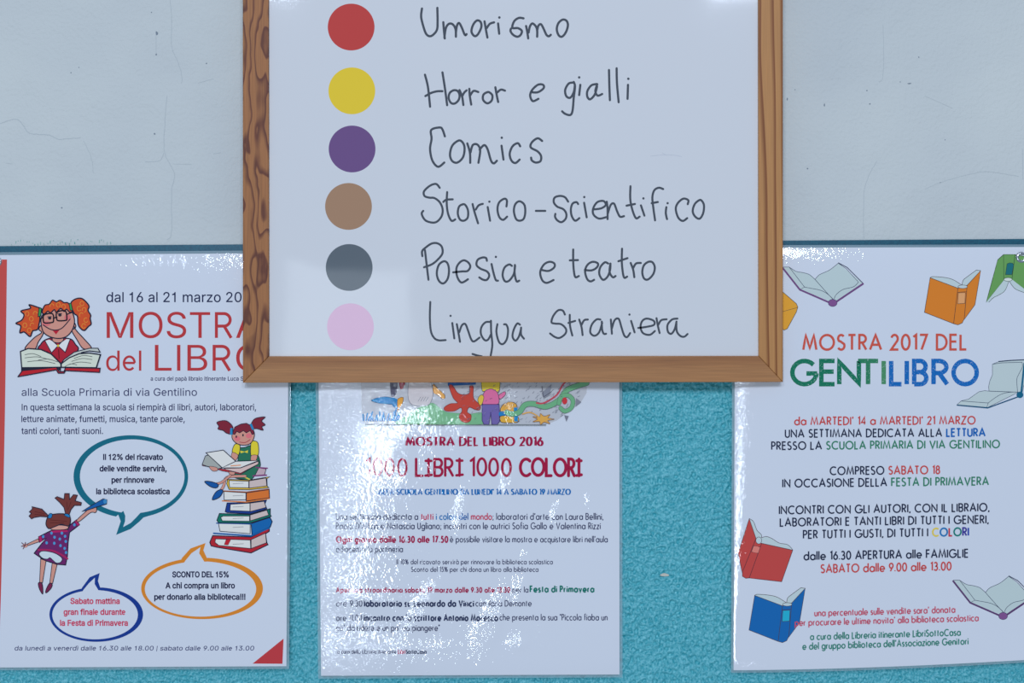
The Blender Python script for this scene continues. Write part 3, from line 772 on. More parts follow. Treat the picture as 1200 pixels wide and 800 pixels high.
illus('girl_reading', p1, S1, [('', f_body), ('arm*', f_arms), ('face', f_face), ('hair', f_hair), ('hair_tie*', f_tie), ('glasses', f_glass), ('open_book', f_book)], 'cartoon girl with orange pigtails and glasses over an open book')
# girl seen from behind, drawing with a blue pen
q2 = tr(10, 570, 6.154)
def b_body(d):
    d.shape(q2([(310,315),(370,305),(425,312),(445,275),(490,240),(512,275),(440,330),(430,400),(425,500),(412,565),(350,560),(260,532),(185,480),(240,410),(272,372),(225,400),(217,362),(270,335)]), (100, 42, 104), 1.2, smooth=False)
    d.fill(q2([(305,318),(425,312),(428,325),(310,332)]), (165, 40, 100)); d.fill(q2([(490,240),(512,275),(500,283),(480,250)]), (165, 40, 100)); d.fill(q2([(217,362),(225,400),(242,395),(234,355)]), (165, 40, 100))
    d.stroke(crom(q2([(215,455),(310,460),(380,490),(425,520)]), 5), 2.2, (150, 42, 96))
    for x, y in [(310,335),(385,335),(332,365),(370,378),(408,358),(330,408),(275,405),(375,425),(405,445),(413,395),(250,360),(475,275),(415,475)]: d.fill(q2(arc(x, y, 9, 11, 0, 330)), (70, 145, 205))
def b_pet(d): d.shape(q2([(220,485),(248,464),(330,478),(385,515),(375,545),(345,550),(320,530),(298,512),(280,522),(245,515)]), (182, 206, 226), .8)
def b_legs(d):
    d.shape(q2([(232,520),(270,535),(245,692),(224,690)]), SKIN, .8, smooth=False); d.shape(q2([(315,550),(350,562),(318,697),(297,695)]), SKIN, .8, smooth=False)
    d.shape(q2([(216,694),(242,700),(248,768),(238,766),(220,730)]), (112, 42, 80), .9); d.shape(q2([(295,697),(315,706),(305,735),(272,766),(270,745)]), (112, 42, 80), .9)
def b_arms(d):
    d.shape(q2([(215,375),(135,413),(140,425),(222,397)]), SKIN, .7, smooth=False); d.fill(q2(arc(120, 425, 18, 14, 0, 330)), SKIN)
    for x, y in ((95,405),(92,430),(105,448),(122,402),(138,412)): d.stroke(q2([(118,425),(x, y)]), .9, (90, 70, 90))
    d.shape(q2([(495,238),(570,168),(585,150),(610,140),(635,155),(628,186),(590,188),(512,250)]), SKIN, .8)
def b_head(d):
    d.shape(q2([(325,290),(370,278),(430,288),(410,308),(310,310)]), (196, 150, 146), .6)
    d.shape(q2([(300,205),(370,195),(430,205),(447,240),(432,283),(380,272),(330,290),(290,302),(270,270),(280,225)]), (108, 58, 58), 1.1)
    d.shape(q2([(288,210),(240,162),(170,145),(172,160),(150,182),(165,192),(148,212),(165,232),(185,222),(230,215),(272,218)]), (108, 58, 58), .9, smooth=False)
    d.shape(q2([(412,200),(400,150),(370,115),(335,82),(350,72),(400,92),(405,50),(437,50),(440,92),(468,58),(496,62),(480,102),(525,115),(522,135),(475,135),(450,165),(437,200)]), (108, 58, 58), .9, smooth=False)
    for a in ((300,240,420,250),(300,260,400,262),(190,180,260,195),(420,110,425,170),(450,110,430,165),(190,200,260,205)): d.stroke(q2([a[:2], a[2:]]), .5, (76, 36, 40))
def b_tie(d): d.shape(q2([(285,225),(295,195),(315,198),(308,225)]), (40, 120, 190), .6); d.shape(q2([(402,205),(420,195),(442,208),(435,222)]), (40, 120, 190), .6)
def b_pen(d): d.shape(q2([(530,178),(600,135),(682,88),(708,96),(706,125),(640,145),(560,172)]), (10, 90, 165), .9, smooth=False); d.fill(q2(arc(697, 107, 13, 17, 0, 330)), (60, 130, 190))
illus('girl_drawing', p1, S1, [('', b_body), ('petticoat', b_pet), ('leg*', b_legs), ('arm*', b_arms), ('head', b_head), ('hair_tie*', b_tie), ('blue_pen', b_pen)], 'cartoon girl in purple dotted dress seen from behind')
# girl on a stack of books
q3 = tr(220, 480, 4.444)
PG = (205, 212, 222); SD = (186, 178, 186)
def s_stack(d):
    F = lambda p, c, w=.8: d.shape(q3(p), c, w, smooth=False)
    F([(115,690),(130,655),(330,662),(425,615),(425,632),(405,645),(412,692),(418,702),(330,745),(150,715),(122,708)], (165, 42, 56), 1.2)
    F([(145,672),(326,678),(328,722),(162,706),(142,690)], PG); F([(330,676),(405,642),(410,692),(330,722)], SD); F([(190,702),(200,675),(225,674),(210,704)], (176, 40, 56), .4)
    F([(330,592),(428,560),(440,582),(430,610),(335,652)], (20, 98, 172), 1.1); F([(160,590),(325,596),(325,645),(168,632)], PG); d.stroke(q3([(135,643),(330,656),(425,615)]), 1.8, (20, 90, 160)); d.stroke(q3([(150,590),(330,594)]), 1.4, (20, 90, 160))
    F([(152,575),(165,540),(322,545),(430,515),(430,525),(430,545),(435,555),(325,590),(160,588)], (20, 112, 102), 1.0); F([(172,560),(185,553),(322,553),(322,580),(180,578)], PG); F([(325,548),(412,522),(422,548),(325,578)], SD)
    F([(195,530),(205,485),(325,482),(410,470),(402,490),(412,515),(325,542),(205,535)], (34, 60, 140), .9); F([(222,492),(324,486),(324,528),(220,524)], PG); F([(325,486),(398,476),(408,508),(325,530)], SD)
    F([(305,432),(424,415),(426,458),(305,475)], (196, 112, 58), 1.0); F([(188,425),(303,432),(303,468),(190,470)], PG); d.stroke(q3([(180,474),(305,480),(425,462)]), 1.2, (200, 120, 60)); d.stroke(q3([(185,422),(305,428),(422,412)]), 1.0, (150, 84, 50))
    F([(203,385),(208,362),(320,366),(428,348),(412,358),(414,398),(422,405),(320,416),(215,414)], (206, 176, 70), .8); F([(215,368),(318,372),(318,406),(218,404)], PG); F([(320,370),(408,355),(412,396),(320,408)], SD)
    F([(350,342),(400,338),(408,308),(370,302)], (176, 160, 180)); d.stroke(q3([(355,300),(415,304)]), 1.4, (120, 60, 120)); d.stroke(q3([(340,344),(410,340)]), 1.6, (120, 60, 120))
    for y in (700, 612, 566, 506, 448, 385): d.stroke(q3([(235, y), (290, y - 3)]), .4, (110, 118, 136))
def s_dress(d):
    d.shape(q3([(262,205),(300,195),(330,188),(362,230),(375,262),(375,302),(330,364),(290,362),(240,345),(262,260)]), (44, 110, 92), .9)
    d.stroke(q3([(296,350),(322,362)]), 1.4, (214, 196, 84)); d.fill(q3([(272,212),(296,218),(314,210),(312,226),(296,220),(276,226)]), (214, 196, 70))
def s_sleeve(d): d.shape(q3([(232,222),(245,180),(272,186),(264,236)]), (214, 194, 62), .8); d.shape(q3([(330,168),(345,162),(366,175),(366,236),(330,240)]), (214, 194, 62), .8)
def s_limbs(d):
    d.shape(q3([(232,222),(262,236),(250,262),(228,258)]), SKIN, .5); d.shape(q3([(332,238),(362,238),(352,268),(330,266)]), SKIN, .5)
    d.new(); d.stroke(crom(q3([(300,345),(205,352),(185,400),(150,450)]), 5), 3.4, LN); d.stroke(crom(q3([(300,345),(205,352),(185,400),(150,450)]), 5), 2.6, SKIN)
    d.new(); d.stroke(crom(q3([(240,325),(180,375),(140,388)]), 5), 3.0, LN); d.stroke(crom(q3([(240,325),(180,375),(140,388)]), 5), 2.2, SKIN)
    d.shape(q3([(88,374),(120,374),(158,388),(150,406),(118,400)]), (22, 84, 160), .9); d.shape(q3([(128,468),(145,430),(172,415),(183,425),(165,455)]), (22, 84, 160), .9)
def s_face(d):
    d.shape(q3([(235,120),(232,150),(255,175),(290,184),(325,176),(345,145),(343,110),(310,90),(260,95)]), SKIN, .9)
    d.fill(q3(arc(258, 150, 16, 13, 0, 330)), (205, 112, 128)); d.fill(q3(arc(318, 135, 16, 13, 0, 330)), (205, 112, 128))
    for x, y in ((253,140),(288,132)): d.fill(q3(arc(x, y, 4, 7, 0, 330)), LN)
    d.stroke(crom(q3([(270,168),(300,170),(325,155)]), 4), .8, (150, 50, 70))
def s_hair(d):
    c = (118, 44, 62)
    d.shape(q3([(232,125),(245,90),(275,75),(305,70),(338,88),(346,125),(335,128),(325,108),(305,120),(290,108),(270,120),(255,112),(245,128)]), c, .8, smooth=False)
    d.shape(q3([(226,125),(200,120),(185,108),(158,100),(162,85),(152,65),(190,56),(215,66),(235,92)]), c, .8); d.shape(q3([(328,82),(345,50),(370,40),(403,38),(385,58),(403,78),(386,88),(392,106),(360,98),(342,98)]), c, .8)
    d.fill(q3([(222,95),(233,95),(233,130),(220,128)]), (40, 130, 190)); d.fill(q3([(322,75),(334,72),(345,100),(336,106)]), (40, 130, 190))
def s_book(d):
    d.shape(q3([(75,290),(80,285),(180,318),(275,335),(368,282),(368,270),(275,320),(150,305)]), (170, 50, 62), .5, smooth=False)
    d.shape(q3([(75,285),(92,240),(110,235),(178,302),(150,310)]), (150, 162, 168), .8, smooth=False); d.shape(q3([(95,224),(185,210),(250,268),(180,302)]), PG, .9, smooth=False)
    d.shape(q3([(178,302),(250,268),(368,264),(275,302)]), PG, .9, smooth=False); d.shape(q3([(190,305),(275,303),(368,268),(368,282),(275,330),(200,312)]), (196, 178, 184), .7, smooth=False)
    d.stroke(q3([(225,292),(275,288)]), 1.2, (214, 140, 104)); d.shape(q3([(112,295),(150,300),(155,315),(130,318)]), SKIN, .5); d.shape(q3([(215,322),(245,325),(240,338),(220,336)]), SKIN, .5)
illus('girl_on_book_stack', p1, S1, [('', s_stack), ('dress', s_dress), ('sleeve*', s_sleeve), ('limb*', s_limbs), ('face', s_face), ('hair', s_hair), ('open_book', s_book)], 'cartoon girl in green dress reading on a tall stack of books')
# ---- poster right of the board
def opened(d, sx, sy, cc):
    t = lambda pts: [(sx + x, sy + y) for x, y in pts]
    c1 = crom([(-51,-42),(-43,-37),(-35,-35.5),(-28,-33.5),(-24,-30.5),(-20.7,-27.5)], 4); c2 = crom([(-20.7,-27.5),(-15.5,-33),(-5.5,-37.5),(.5,-41.5),(6.5,-46.5)], 4)
    low_r = crom([(30.2,-24.3),(24.2,-18.8),(12.2,-15.8),(4.2,-9.8),(1.7,-4.8)], 4); low_l = crom([(-33,-18.5),(-25,-17),(-15,-15),(-7.5,-11.5),(-.5,-5.5),(2,-2.5)], 4)
    d.fill(t([(-58,-42), (-51,-42)] + c1[1:] + c2[1:] + [(35.9,-22.3), (1.7,0), (-38,-16)]), (170, 194, 208))
    L = (56, 66, 96)
    d.stroke(t([(-58,-42),(-51,-42)] + c1[1:]), .55, L, cap=False); d.stroke(t(c2), .55, L, cap=False); d.stroke(t([(-20.7,-27.5),(-7,-12),(2,-2.5)]), .6, L, cap=False)
    d.stroke(t([(-51,-42),(-33,-18.5)]), .55, L, cap=False); d.stroke(t([(-33,-18.5),(-38,-16)]), .45, L, cap=False); d.stroke(t(low_l), .55, L, cap=False); d.stroke(t(low_r), .55, L, cap=False); d.stroke(t([(6.5,-46.5),(16,-40),(30.2,-24.3)]), .5, L, cap=False)
    d.stroke(t([(-59,-41.5),(-38.5,-15.5),(-4,-.5)]), 2.0, cc, cap=False); d.stroke(t([(6.5,-47),(17,-41.5),(36,-22.5)]), .9, L, cap=False); d.stroke(t([(36.2,-22.8),(3,-.5)]), 2.2, cc, cap=False)
    d.fill(t(arc(0, 0, 5.2, 4.2, 0, 340)), (118, 82, 142)); d.stroke(t(arc(0, 0, 5.2, 4.2, 0, 340)), .5, L, closed=True)
def closed_book(d, dx, dy, c, lab):
    t0 = tr(1000 + dx, 280 + dy, 6); L = (66, 58, 62); pg = (172, 196, 212)
    left = crom([(540,272),(560,264),(640,270),(700,285),(765,325)], 4)
    d.fill(t0(left + [(735,345)]), pg); d.stroke(t0(left), .55, L, cap=False)
    rt = crom([(765,325),(772,290),(805,262),(865,218)], 4)
    d.fill(t0(rt + [(895,222),(800,325)]), pg); d.stroke(t0(rt + [(895,222)]), .55, L, cap=False)
    d.shape(t0([(540,272),(735,345),(705,595),(500,515)]), c, .6, L, smooth=False)
    d.shape(t0([(895,222),(855,462),(780,565),(800,325)]), c, .6, L, smooth=False)
    d.shape(t0([(735,345),(800,325),(780,560),(765,590),(735,603),(705,595)]), c, .6, L, smooth=False)
    d.shape(t0(arc(769, 335, 33, 12, 0, 345)), pg, .5, L, smooth=False)
    d.shape(t0([(738,378),(788,376),(784,452),(733,455)]), lab, .5, L, smooth=False); d.stroke(t0([(733,375),(797,368)]), .4, L, cap=False)
illus('open_book_picture', p3, S3, [('', lambda d: opened(d, 975.8, 354.8, (104, 74, 128)))], 'white open book with purple cover')
illus('open_book_picture', p3, S3, [('', lambda d: opened(d, 1175.5, 721.5, (84, 62, 110)))], 'white open book with purple cover')
illus('book_picture', p3, S3, [('', lambda d: closed_book(d, 0, 0, (196, 122, 52), (206, 154, 112)))], 'orange book standing open')
illus('book_picture', p3, S3, [('', lambda d: closed_book(d, -205.6, 372.1, (8, 98, 174), (40, 164, 204)))], 'blue book standing open')
def redbook(d):
    t = tr(855, 600, 5); L = (66, 50, 62); pg = (172, 196, 212)
    a = crom([(115,37),(140,55),(160,105),(185,130),(187,150)], 4); d.fill(t(a + [(153,150)]), pg); d.stroke(t(a), .55, L, cap=False)
    a = crom([(187,150),(215,142),(250,155),(290,180),(340,190),(370,220)], 4); d.fill(t(a + [(188,180)]), pg); d.stroke(t(a), .55, L, cap=False)
    c = (174, 72, 74)
    d.shape(t([(115,37),(155,155),(75,360),(50,240)]), c, .6, L, smooth=False); d.shape(t([(188,182),(370,222),(305,407),(115,385)]), c, .6, L, smooth=False)
    d.shape(t([(153,158),(188,182),(115,385),(95,387),(75,375),(75,350)]), c, .6, L, smooth=False); d.shape(t(arc(171, 165, 17, 20, 0, 345)), pg, .5, L, smooth=False)
    d.shape(t([(140,196),(180,204),(168,240),(128,232)]), (200, 122, 120), .5, L, smooth=False)
illus('book_picture', p3, S3, [('', redbook)], 'red book standing open')
def greenbook(d):
    t = tr(1110, 270, 13.333); L = (50, 72, 60); pg = (172, 196, 212); c = (96, 150, 92)
    d.shape(t([(880,375),(790,455),(610,1120),(900,760)]), c, .6, L, smooth=False)
    d.shape(t([(880,375),(1060,375),(1010,770),(885,760)]), c, .5, L, smooth=False)
    d.shape(t([(1060,375),(1420,450),(1330,1010),(1010,770)]), c, .6, L, smooth=False)
    a = crom([(960,800),(900,940),(800,1010),(720,1050),(650,1120)], 4); d.fill(t(a + [(610,1120), (890,770)]), pg); d.stroke(t(a), .5, L, cap=False)
    a = crom([(975,800),(1050,900),(1150,950),(1330,1010)], 4); d.fill(t(a + [(1020,770)]), pg); d.stroke(t(a), .5, L, cap=False)
    d.shape(t(arc(950, 765, 65, 28, 0, 345)), (190, 208, 216), .5, L, smooth=False)
    d.shape(t([(935,520),(975,505),(1020,510),(1040,535),(1010,690),(910,690)]), (36, 106, 122), .5, L, smooth=False)
illus('book_picture', p3, S3, [('', greenbook)], 'green book seen from its spine')
def whitebook(d):
    t = tr(1110, 410, 10); L = (60, 76, 104); pg = (172, 194, 208); bl = (16, 96, 134)
    d.fill(t([(890,150),(960,150),(880,500),(840,500)]), bl)
    d.shape(t([(530,165),(620,130),(740,120),(900,112),(960,118),(880,495),(490,480),(485,430),(500,360),(530,290)]), pg, .5, L, smooth=False)
    d.stroke(t([(535,165),(640,150),(878,143)]), .6, L, cap=False); d.stroke(crom(t([(878,143),(880,200),(840,280),(815,350),(825,490)]), 5), .55, L, cap=False); d.stroke(t([(600,135),(740,122),(960,112)]), 1.2, (44, 62, 92), cap=False)
    d.stroke(t([(905,150),(868,495)]), 2.2, bl, cap=False)
    d.shape(t([(115,640),(165,595),(250,575),(320,525),(370,490),(440,475),(490,482),(830,495),(640,590),(475,672)]), pg, .5, L, smooth=False)
    d.stroke(t([(165,597),(480,620)]), .6, L, cap=False); d.stroke(t([(480,620),(465,668)]), .5, L, cap=False); d.stroke(crom(t([(480,620),(560,560),(640,515),(730,495),(830,492)]), 5), .55, L, cap=False)
    d.stroke(t([(112,645),(475,678),(830,548)]), 1.4, (24, 80, 120), cap=False); d.fill(t(arc(852, 525, 40, 38, 0, 345)), bl)
illus('open_book_picture', p3, S3, [('', whitebook)], 'white open book with blue spine')
illus('book_picture', p3, S3, [('', lambda d: d.shape(tr(855, 270, 3.478)([(160,205),(222,255),(272,298),(278,312),(272,332),(235,400),(222,406),(150,350)]), (206, 154, 62), .7, (90, 80, 70), smooth=False) or d.stroke(tr(855, 270, 3.478)([(180,340),(276,314)]), .5, (90, 80, 70)))], 'yellow book half behind the frame')

G1, B1 = (30, 112, 92), (12, 100, 182); DK = (36, 46, 74); GR = (50, 122, 102); RD = (180, 70, 74); BL = (10, 96, 180)
gline(p3, S3, [('MOSTRA 2017 DEL', (184, 84, 76), .155)], 941.4, 1132.4, (409.6, 409.3), 17.2, name='title_line')
for ch, xa, xb, c in [('G', 928.5, 955.5, G1), ('E', 962.5, 978, G1), ('N', 983.5, 1006.5, G1), ('T', 1005.5, 1029, (48, 122, 96)), ('I', 1035.6, 1036, (70, 134, 102)),
                      ('L', 1044.3, 1056.5, B1), ('I', 1062.6, 1063, B1), ('B', 1071.3, 1085.5, B1), ('R', 1094, 1110, B1), ('O', 1117.4, 1144.6, B1)]:
    d_ = Draw(lambda c: print_mat(c, True)); w, st = GEO[ch]
    for k, s_ in enumerate(st):
        pts = [(xa + (x / max(w, .01)) * (xb - xa) if w else xa, 450.0 - y * 27.2) for x, y in s_]
        d_.stroke(pts, 5.3, c, closed=(ch == 'O'), cap=False, lay=1 + k)
    d_.build('title_letter', p3, S3, .00006)
W = .172
gline(p3, S3, [('da MARTEDI\' 14 a MARTEDI\' 21 MARZO', RD, W)], 931.4, 1142.6, (497.6, 496.6), 8.8)
gline(p3, S3, [('UNA SETTIMANA DEDICATA ALLA ', DK, W), ('LETTURA', BL, W + .03)], 920.4, 1154.2, (512.2, 510.8), 8.8)
gline(p3, S3, [('PRESSO LA ', DK, W), ('SCUOLA PRIMARIA DI VIA GENTILINO', GR, W)], 904.4, 1171.2, (526.6, 524.4), 8.8)
gline(p3, S3, [('COMPRESO ', DK, W), ('SABATO 18', RD, W)], 973, 1101, (556, 554.8), 9.0)
gline(p3, S3, [('IN OCCASIONE DELLA ', DK, W), ('FESTA DI PRIMAVERA', GR, W)], 917.4, 1158.2, (570.6, 567.9), 9.0)
gline(p3, S3, [('INCONTRI CON GLI AUTORI, CON IL LIBRAIO,', DK, W)], 913.4, 1159, (602, 598.6), 9.0)
gline(p3, S3, [('LABORATORI E TANTI LIBRI DI TUTTI I GENERI,', DK, W)], 914.4, 1158, (616.3, 612.8), 9.0)
gline(p3, S3, [('PER TUTTI I GUSTI, DI TUTTI I ', DK, W), ('C', (214, 190, 84), W + .03), ('O', (30, 110, 180), W + .03), ('L', (180, 60, 80), W + .03), ('O', (20, 120, 120), W + .03), ('R', (60, 60, 150), W + .03), ('I', (40, 70, 170), W + .03)], 941.6, 1134.8, (630.6, 627.2), 9.0)
gline(p3, S3, [('dalle 16.30 APERTURA alle FAMIGLIE', DK, W)], 942.4, 1134.4, (655.8, 652.6), 9.2)
gline(p3, S3, [('SABATO dalle 9.00 alle 13.00', RD, W)], 962.2, 1114.4, (670.8, 667.6), 9.2)
gline(p3, S3, [('una percentuale sulle vendite sara\' donata', (178, 80, 108), W)], 954.8, 1119, (721.6, 717.4), 7.2)
gline(p3, S3, [('per procurare le ultime novita\' alla biblioteca scolastica', (178, 80, 108), W)], 931.8, 1146.4, (733, 727.2), 7.2)
gline(p3, S3, [('a cura della Libreria itinerante LibriSottoCasa', (50, 124, 118), W)], 949.8, 1125.4, (749.4, 744.2), 7.4)
gline(p3, S3, [('e del gruppo biblioteca dell\'Associazione Genitori', (50, 124, 118), W)], 940.8, 1134.4, (760.8, 754.6), 7.4)

# ---- crinkled poster below the board
CR = (146, 26, 74); DN = (52, 60, 98)
gline(p2, S2, [('MOSTRA DEL LIBRO 2016', CR, .25)], 476.2, 635.6, 521.8, 9.6, contrast=True, bear=.15, name='title_line')
for s, xa, xb, w in [('1000', 430, 476, .12), ('L_BR_', 487.5, 541, .15), ('1000', 552, 598, .145), ('COLOR_', 609.5, 681, .18)]:
    gline(p2, S2, [(s, (148, 28, 70), w)], xa, xb, 557, 19.6, contrast=False, jitter=.5, bear=.12, butt=False, name='title_line')
gline(p2, S2, [("ALLA SCUOLA GENTILINO DA LUNEDI' 14 A SABATO 19 MARZO", (10, 104, 180), .25)], 444, 668.2, 579.2, 6.2, contrast=True, bear=.17, name='date_line')
w = .135; wb = .24
gline(p2, S2, [('Una settimana dedicata a ', DN, w), ('tutti ', (176, 50, 90), .15), ('i colori ', (20, 110, 180), .15), ('del ', (50, 100, 170), .15), ('mondo', (176, 50, 90), .15), ("; laboratori d'arte con Laura Bellini,", DN, w)], 394, 706.6, 608.6, 7.2)
gline(p2, S2, [("Paolo D'Altan e Natascia Ugliano; incontri con le autrici Sofia Gallo e Valentina Rizzi", DN, w)], 394, 703.4, 619.6, 7.2)
gline(p2, S2, [('Ogni giorno dalle 16.30 alle 17.50', (150, 30, 80), wb)], 394.4, 524.6, 635.2, 6.8, bear=.19)
gline(p2, S2, [("è possibile visitare la mostra e acquistare libri nell'aula", DN, w)], 527.6, 711.8, 635, 6.8)
gline(p2, S2, [('adiacente la portineria', DN, w)], 394, 471.8, 646.5, 6.8)
gline(p2, S2, [('Il 10% del ricavato servirà per rinnovare la biblioteca scolastica', DN, w)], 465, 647.4, 660.8, 5.4)
gline(p2, S2, [('Sconto del 15% per chi dona un libro alla biblioteca', DN, w)], 482, 630.6, 669.6, 5.4)
gline(p2, S2, [('Apertura straordinaria sabato 19 marzo dalle 9.30 alle 13.30', (150, 30, 80), wb - .02)], 394.2, 597.4, 693.8, 5.6, bear=.19)
gline(p2, S2, [('per la', DN, w)], 600.8, 618.8, 693.8, 6.2); gline(p2, S2, [('Festa di Primavera', (20, 112, 108), wb)], 621.4, 695.8, 693.4, 6.8, bear=.19)
gline(p2, S2, [('ore 9.30', DN, w)], 394.2, 424.2, 710.2, 6.8); gline(p2, S2, [('laboratorio su Leonardo da Vinci', (40, 52, 90), wb)], 427.2, 554.8, 710.2, 6.8, bear=.19); gline(p2, S2, [('con Ilaria Demonte', DN, w)], 557.6, 622.6, 710, 6.8)
gline(p2, S2, [('ore 11.00', DN, w)], 394.2, 423.8, 727, 6.8); gline(p2, S2, [('incontro con lo scrittore Antonio Moresco', (40, 52, 90), wb)], 427, 583, 727, 6.8, bear=.19); gline(p2, S2, [('che presenta la sua "Piccola fiaba un', DN, w)], 585.8, 711.6, 726.4, 6.8)
gline(p2, S2, [('po\' da ridere e un po\' da piangere"', DN, w)], 394.2, 515, 738.8, 6.8)
gline(p2, S2, [('a cura della Libreria itinerante ', DN, .14), ('Libri', (176, 50, 90), .16), ('SottoCasa', (40, 52, 90), .2)], 395.6, 499.4, 765.6, 4.6)
t4 = tr(400, 445, 4); rnd = random.Random(11)
def dr_bg(d):
    d.fill(t4([(90,-120),(1150,-120),(1150,60),(1120,110),(1010,190),(960,208),(110,208),(95,150)]), (168, 180, 200))
    for k in range(330):
        x, y = rnd.uniform(560, 1120), rnd.uniform(-60, 200)
        if y > 200 - (x - 1000) * .9: continue
        d.stroke(t4([(x, y), (x + rnd.uniform(4, 14), y - rnd.uniform(2, 12))]), .35, rnd.choice([(132, 144, 168), (104, 114, 138), (84, 92, 118)]), cap=False)
    d.stroke(t4([(110,210),(420,211),(960,211)]), .9, (92, 104, 112), cap=False); d.stroke(t4([(315,210),(480,212)]), 1.3, (96, 106, 110))
    d.fill(t4([(940,60),(985,20),(975,70),(950,85)]), (120, 130, 152)); d.stroke(t4([(940,30),(948,80),(985,55)]), .6, (66, 70, 92))
def dr_hill(d): d.shape(t4([(255,205),(300,170),(345,140),(420,108),(460,130),(490,150),(530,155),(600,160),(660,155),(662,207),(400,208)]), (112, 174, 140), .4, (90, 140, 116))
def dr_bird(d):
    d.shape(t4([(140,95),(190,80),(240,85),(275,115),(200,112),(170,108)]), (40, 128, 196), .5, (60, 80, 110)); d.shape(t4([(235,85),(262,92),(260,130),(240,120)]), (24, 120, 190)); d.shape(t4([(225,-60),(262,-20),(258,60),(235,78),(228,20)]), (80, 84, 110))
    d.shape(t4([(268,-40),(300,-20),(295,28),(276,40)]), (140, 34, 60)); d.shape(t4([(265,90),(290,82),(284,115),(262,145),(262,120)]), (206, 148, 62), .4)
    for k in range(16):
        x = 104 + k * 11; d.stroke(t4([(x, 190), (x + rnd.uniform(-10, 12), rnd.uniform(145, 176))]), 1.6, (24, 124, 196))
    d.stroke(crom(t4([(262,130),(250,160),(262,185),(240,190)]), 4), 1.8, (24, 124, 196))
def dr_gray(d): d.shape(t4([(330,-40),(395,-30),(428,40),(425,90),(400,120),(330,115),(312,60)]), (186, 190, 206), .6, (110, 116, 136)); [d.stroke(t4([(360 + k * 12, 100), (372 + k * 12, 80)]), .5, (110, 116, 136)) for k in range(4)]
def dr_red(d):
    d.fill(t4([(490,-80),(635,-80),(630,22),(500,28)]), (40, 90, 160)); d.shape(t4([(430,20),(452,40),(485,72),(478,90),(450,70),(432,60)]), (204, 156, 90), .5)
    d.shape(t4([(505,30),(520,25),(545,60),(575,70),(600,60),(602,30),(618,32),(620,85),(650,118),(648,140),(625,138),(600,128),(590,150),(608,165),(605,190),(585,200),(560,190),(552,168),(565,148),(560,130),(530,145),(490,145),(482,130),(510,112),(545,108),(525,85)]), (178, 72, 66), .6, (110, 50, 60))
def dr_man(d):
    d.shape(t4([(665,-90),(735,-90),(742,45),(720,55),(680,52),(658,40)]), (214, 190, 70), .5); d.shape(t4([(668,60),(700,42),(732,60),(738,110),(700,120),(662,112)]), (198, 108, 160), .7, (90, 70, 110)); d.shape(t4([(640,90),(655,70),(668,80),(660,112),(648,118)]), (214, 180, 80), .5)
    d.shape(t4([(738,72),(765,55),(768,70),(745,90)]), (200, 110, 160), .5); d.shape(t4([(660,115),(740,115),(742,195),(730,210),(705,208),(700,150),(692,210),(668,208),(660,190)]), (104, 98, 168), .8, (60, 56, 110), smooth=False)
def dr_stripe(d):
    d.shape(t4([(748,130),(770,108),(800,104),(822,118),(815,150),(770,152),(748,150)]), (210, 158, 78), .6); d.shape(t4([(745,148),(800,152),(815,168),(745,170)]), (40, 120, 190)); d.shape(t4([(748,170),(800,168),(828,175),(825,198),(760,200),(745,190)]), (214, 164, 72), .6); d.fill(t4([(808,130),(825,128),(828,195),(810,195)]), (40, 130, 196))
def dr_snake(d):
    p = crom(t4([(1150,15),(1100,30),(1055,50),(1020,95),(960,125),(900,112),(860,118),(835,150),(800,160),(775,152)]), 6)
    d.stroke(p, 6.6, (76, 104, 100)); d.stroke(p, 5.6, (102, 166, 132)); q = crom(t4([(1020,110),(1030,80),(1062,72),(1085,95),(1078,130),(1048,146),(1028,132)]), 6); d.stroke(q, 5.2, (76, 104, 100)); d.stroke(q, 4.4, (102, 166, 132))
    d.stroke(crom(t4([(1080,-10),(1040,20),(1010,70),(950,108),(915,108)]), 5), 1.8, (176, 72, 92)); d.fill(t4(arc(1047, 98, 12, 16, 0, 340)), (184, 60, 70)); d.fill(t4([(1100,85),(1125,104),(1098,125)]), (120, 128, 150)); d.fill(t4([(1045,165),(1066,170),(1055,195)]), (110, 118, 140))
def dr_flower(d):
    d.shape(t4([(x, y) for k in range(14) for x, y in [(945 + (52 if k % 2 == 0 else 26) * math.cos(k * math.pi / 7), 184 + (27 if k % 2 == 0 else 14) * math.sin(k * math.pi / 7))]]), (212, 160, 84), .6, (130, 100, 80)); d.stroke(crom(t4([(850,160),(880,152),(905,160),(930,178)]), 4), 1.3, (212, 160, 84))
illus('childrens_drawing', p2, S2, [('', dr_bg), ('green_hill', dr_hill), ('blue_bird', dr_bird), ('grey_shape', dr_gray), ('red_figure', dr_red), ('pink_figure', dr_man), ('striped_ball', dr_stripe), ('green_snake', dr_snake), ('yellow_flower', dr_flower)], 'coloured pencil drawing half behind the frame')

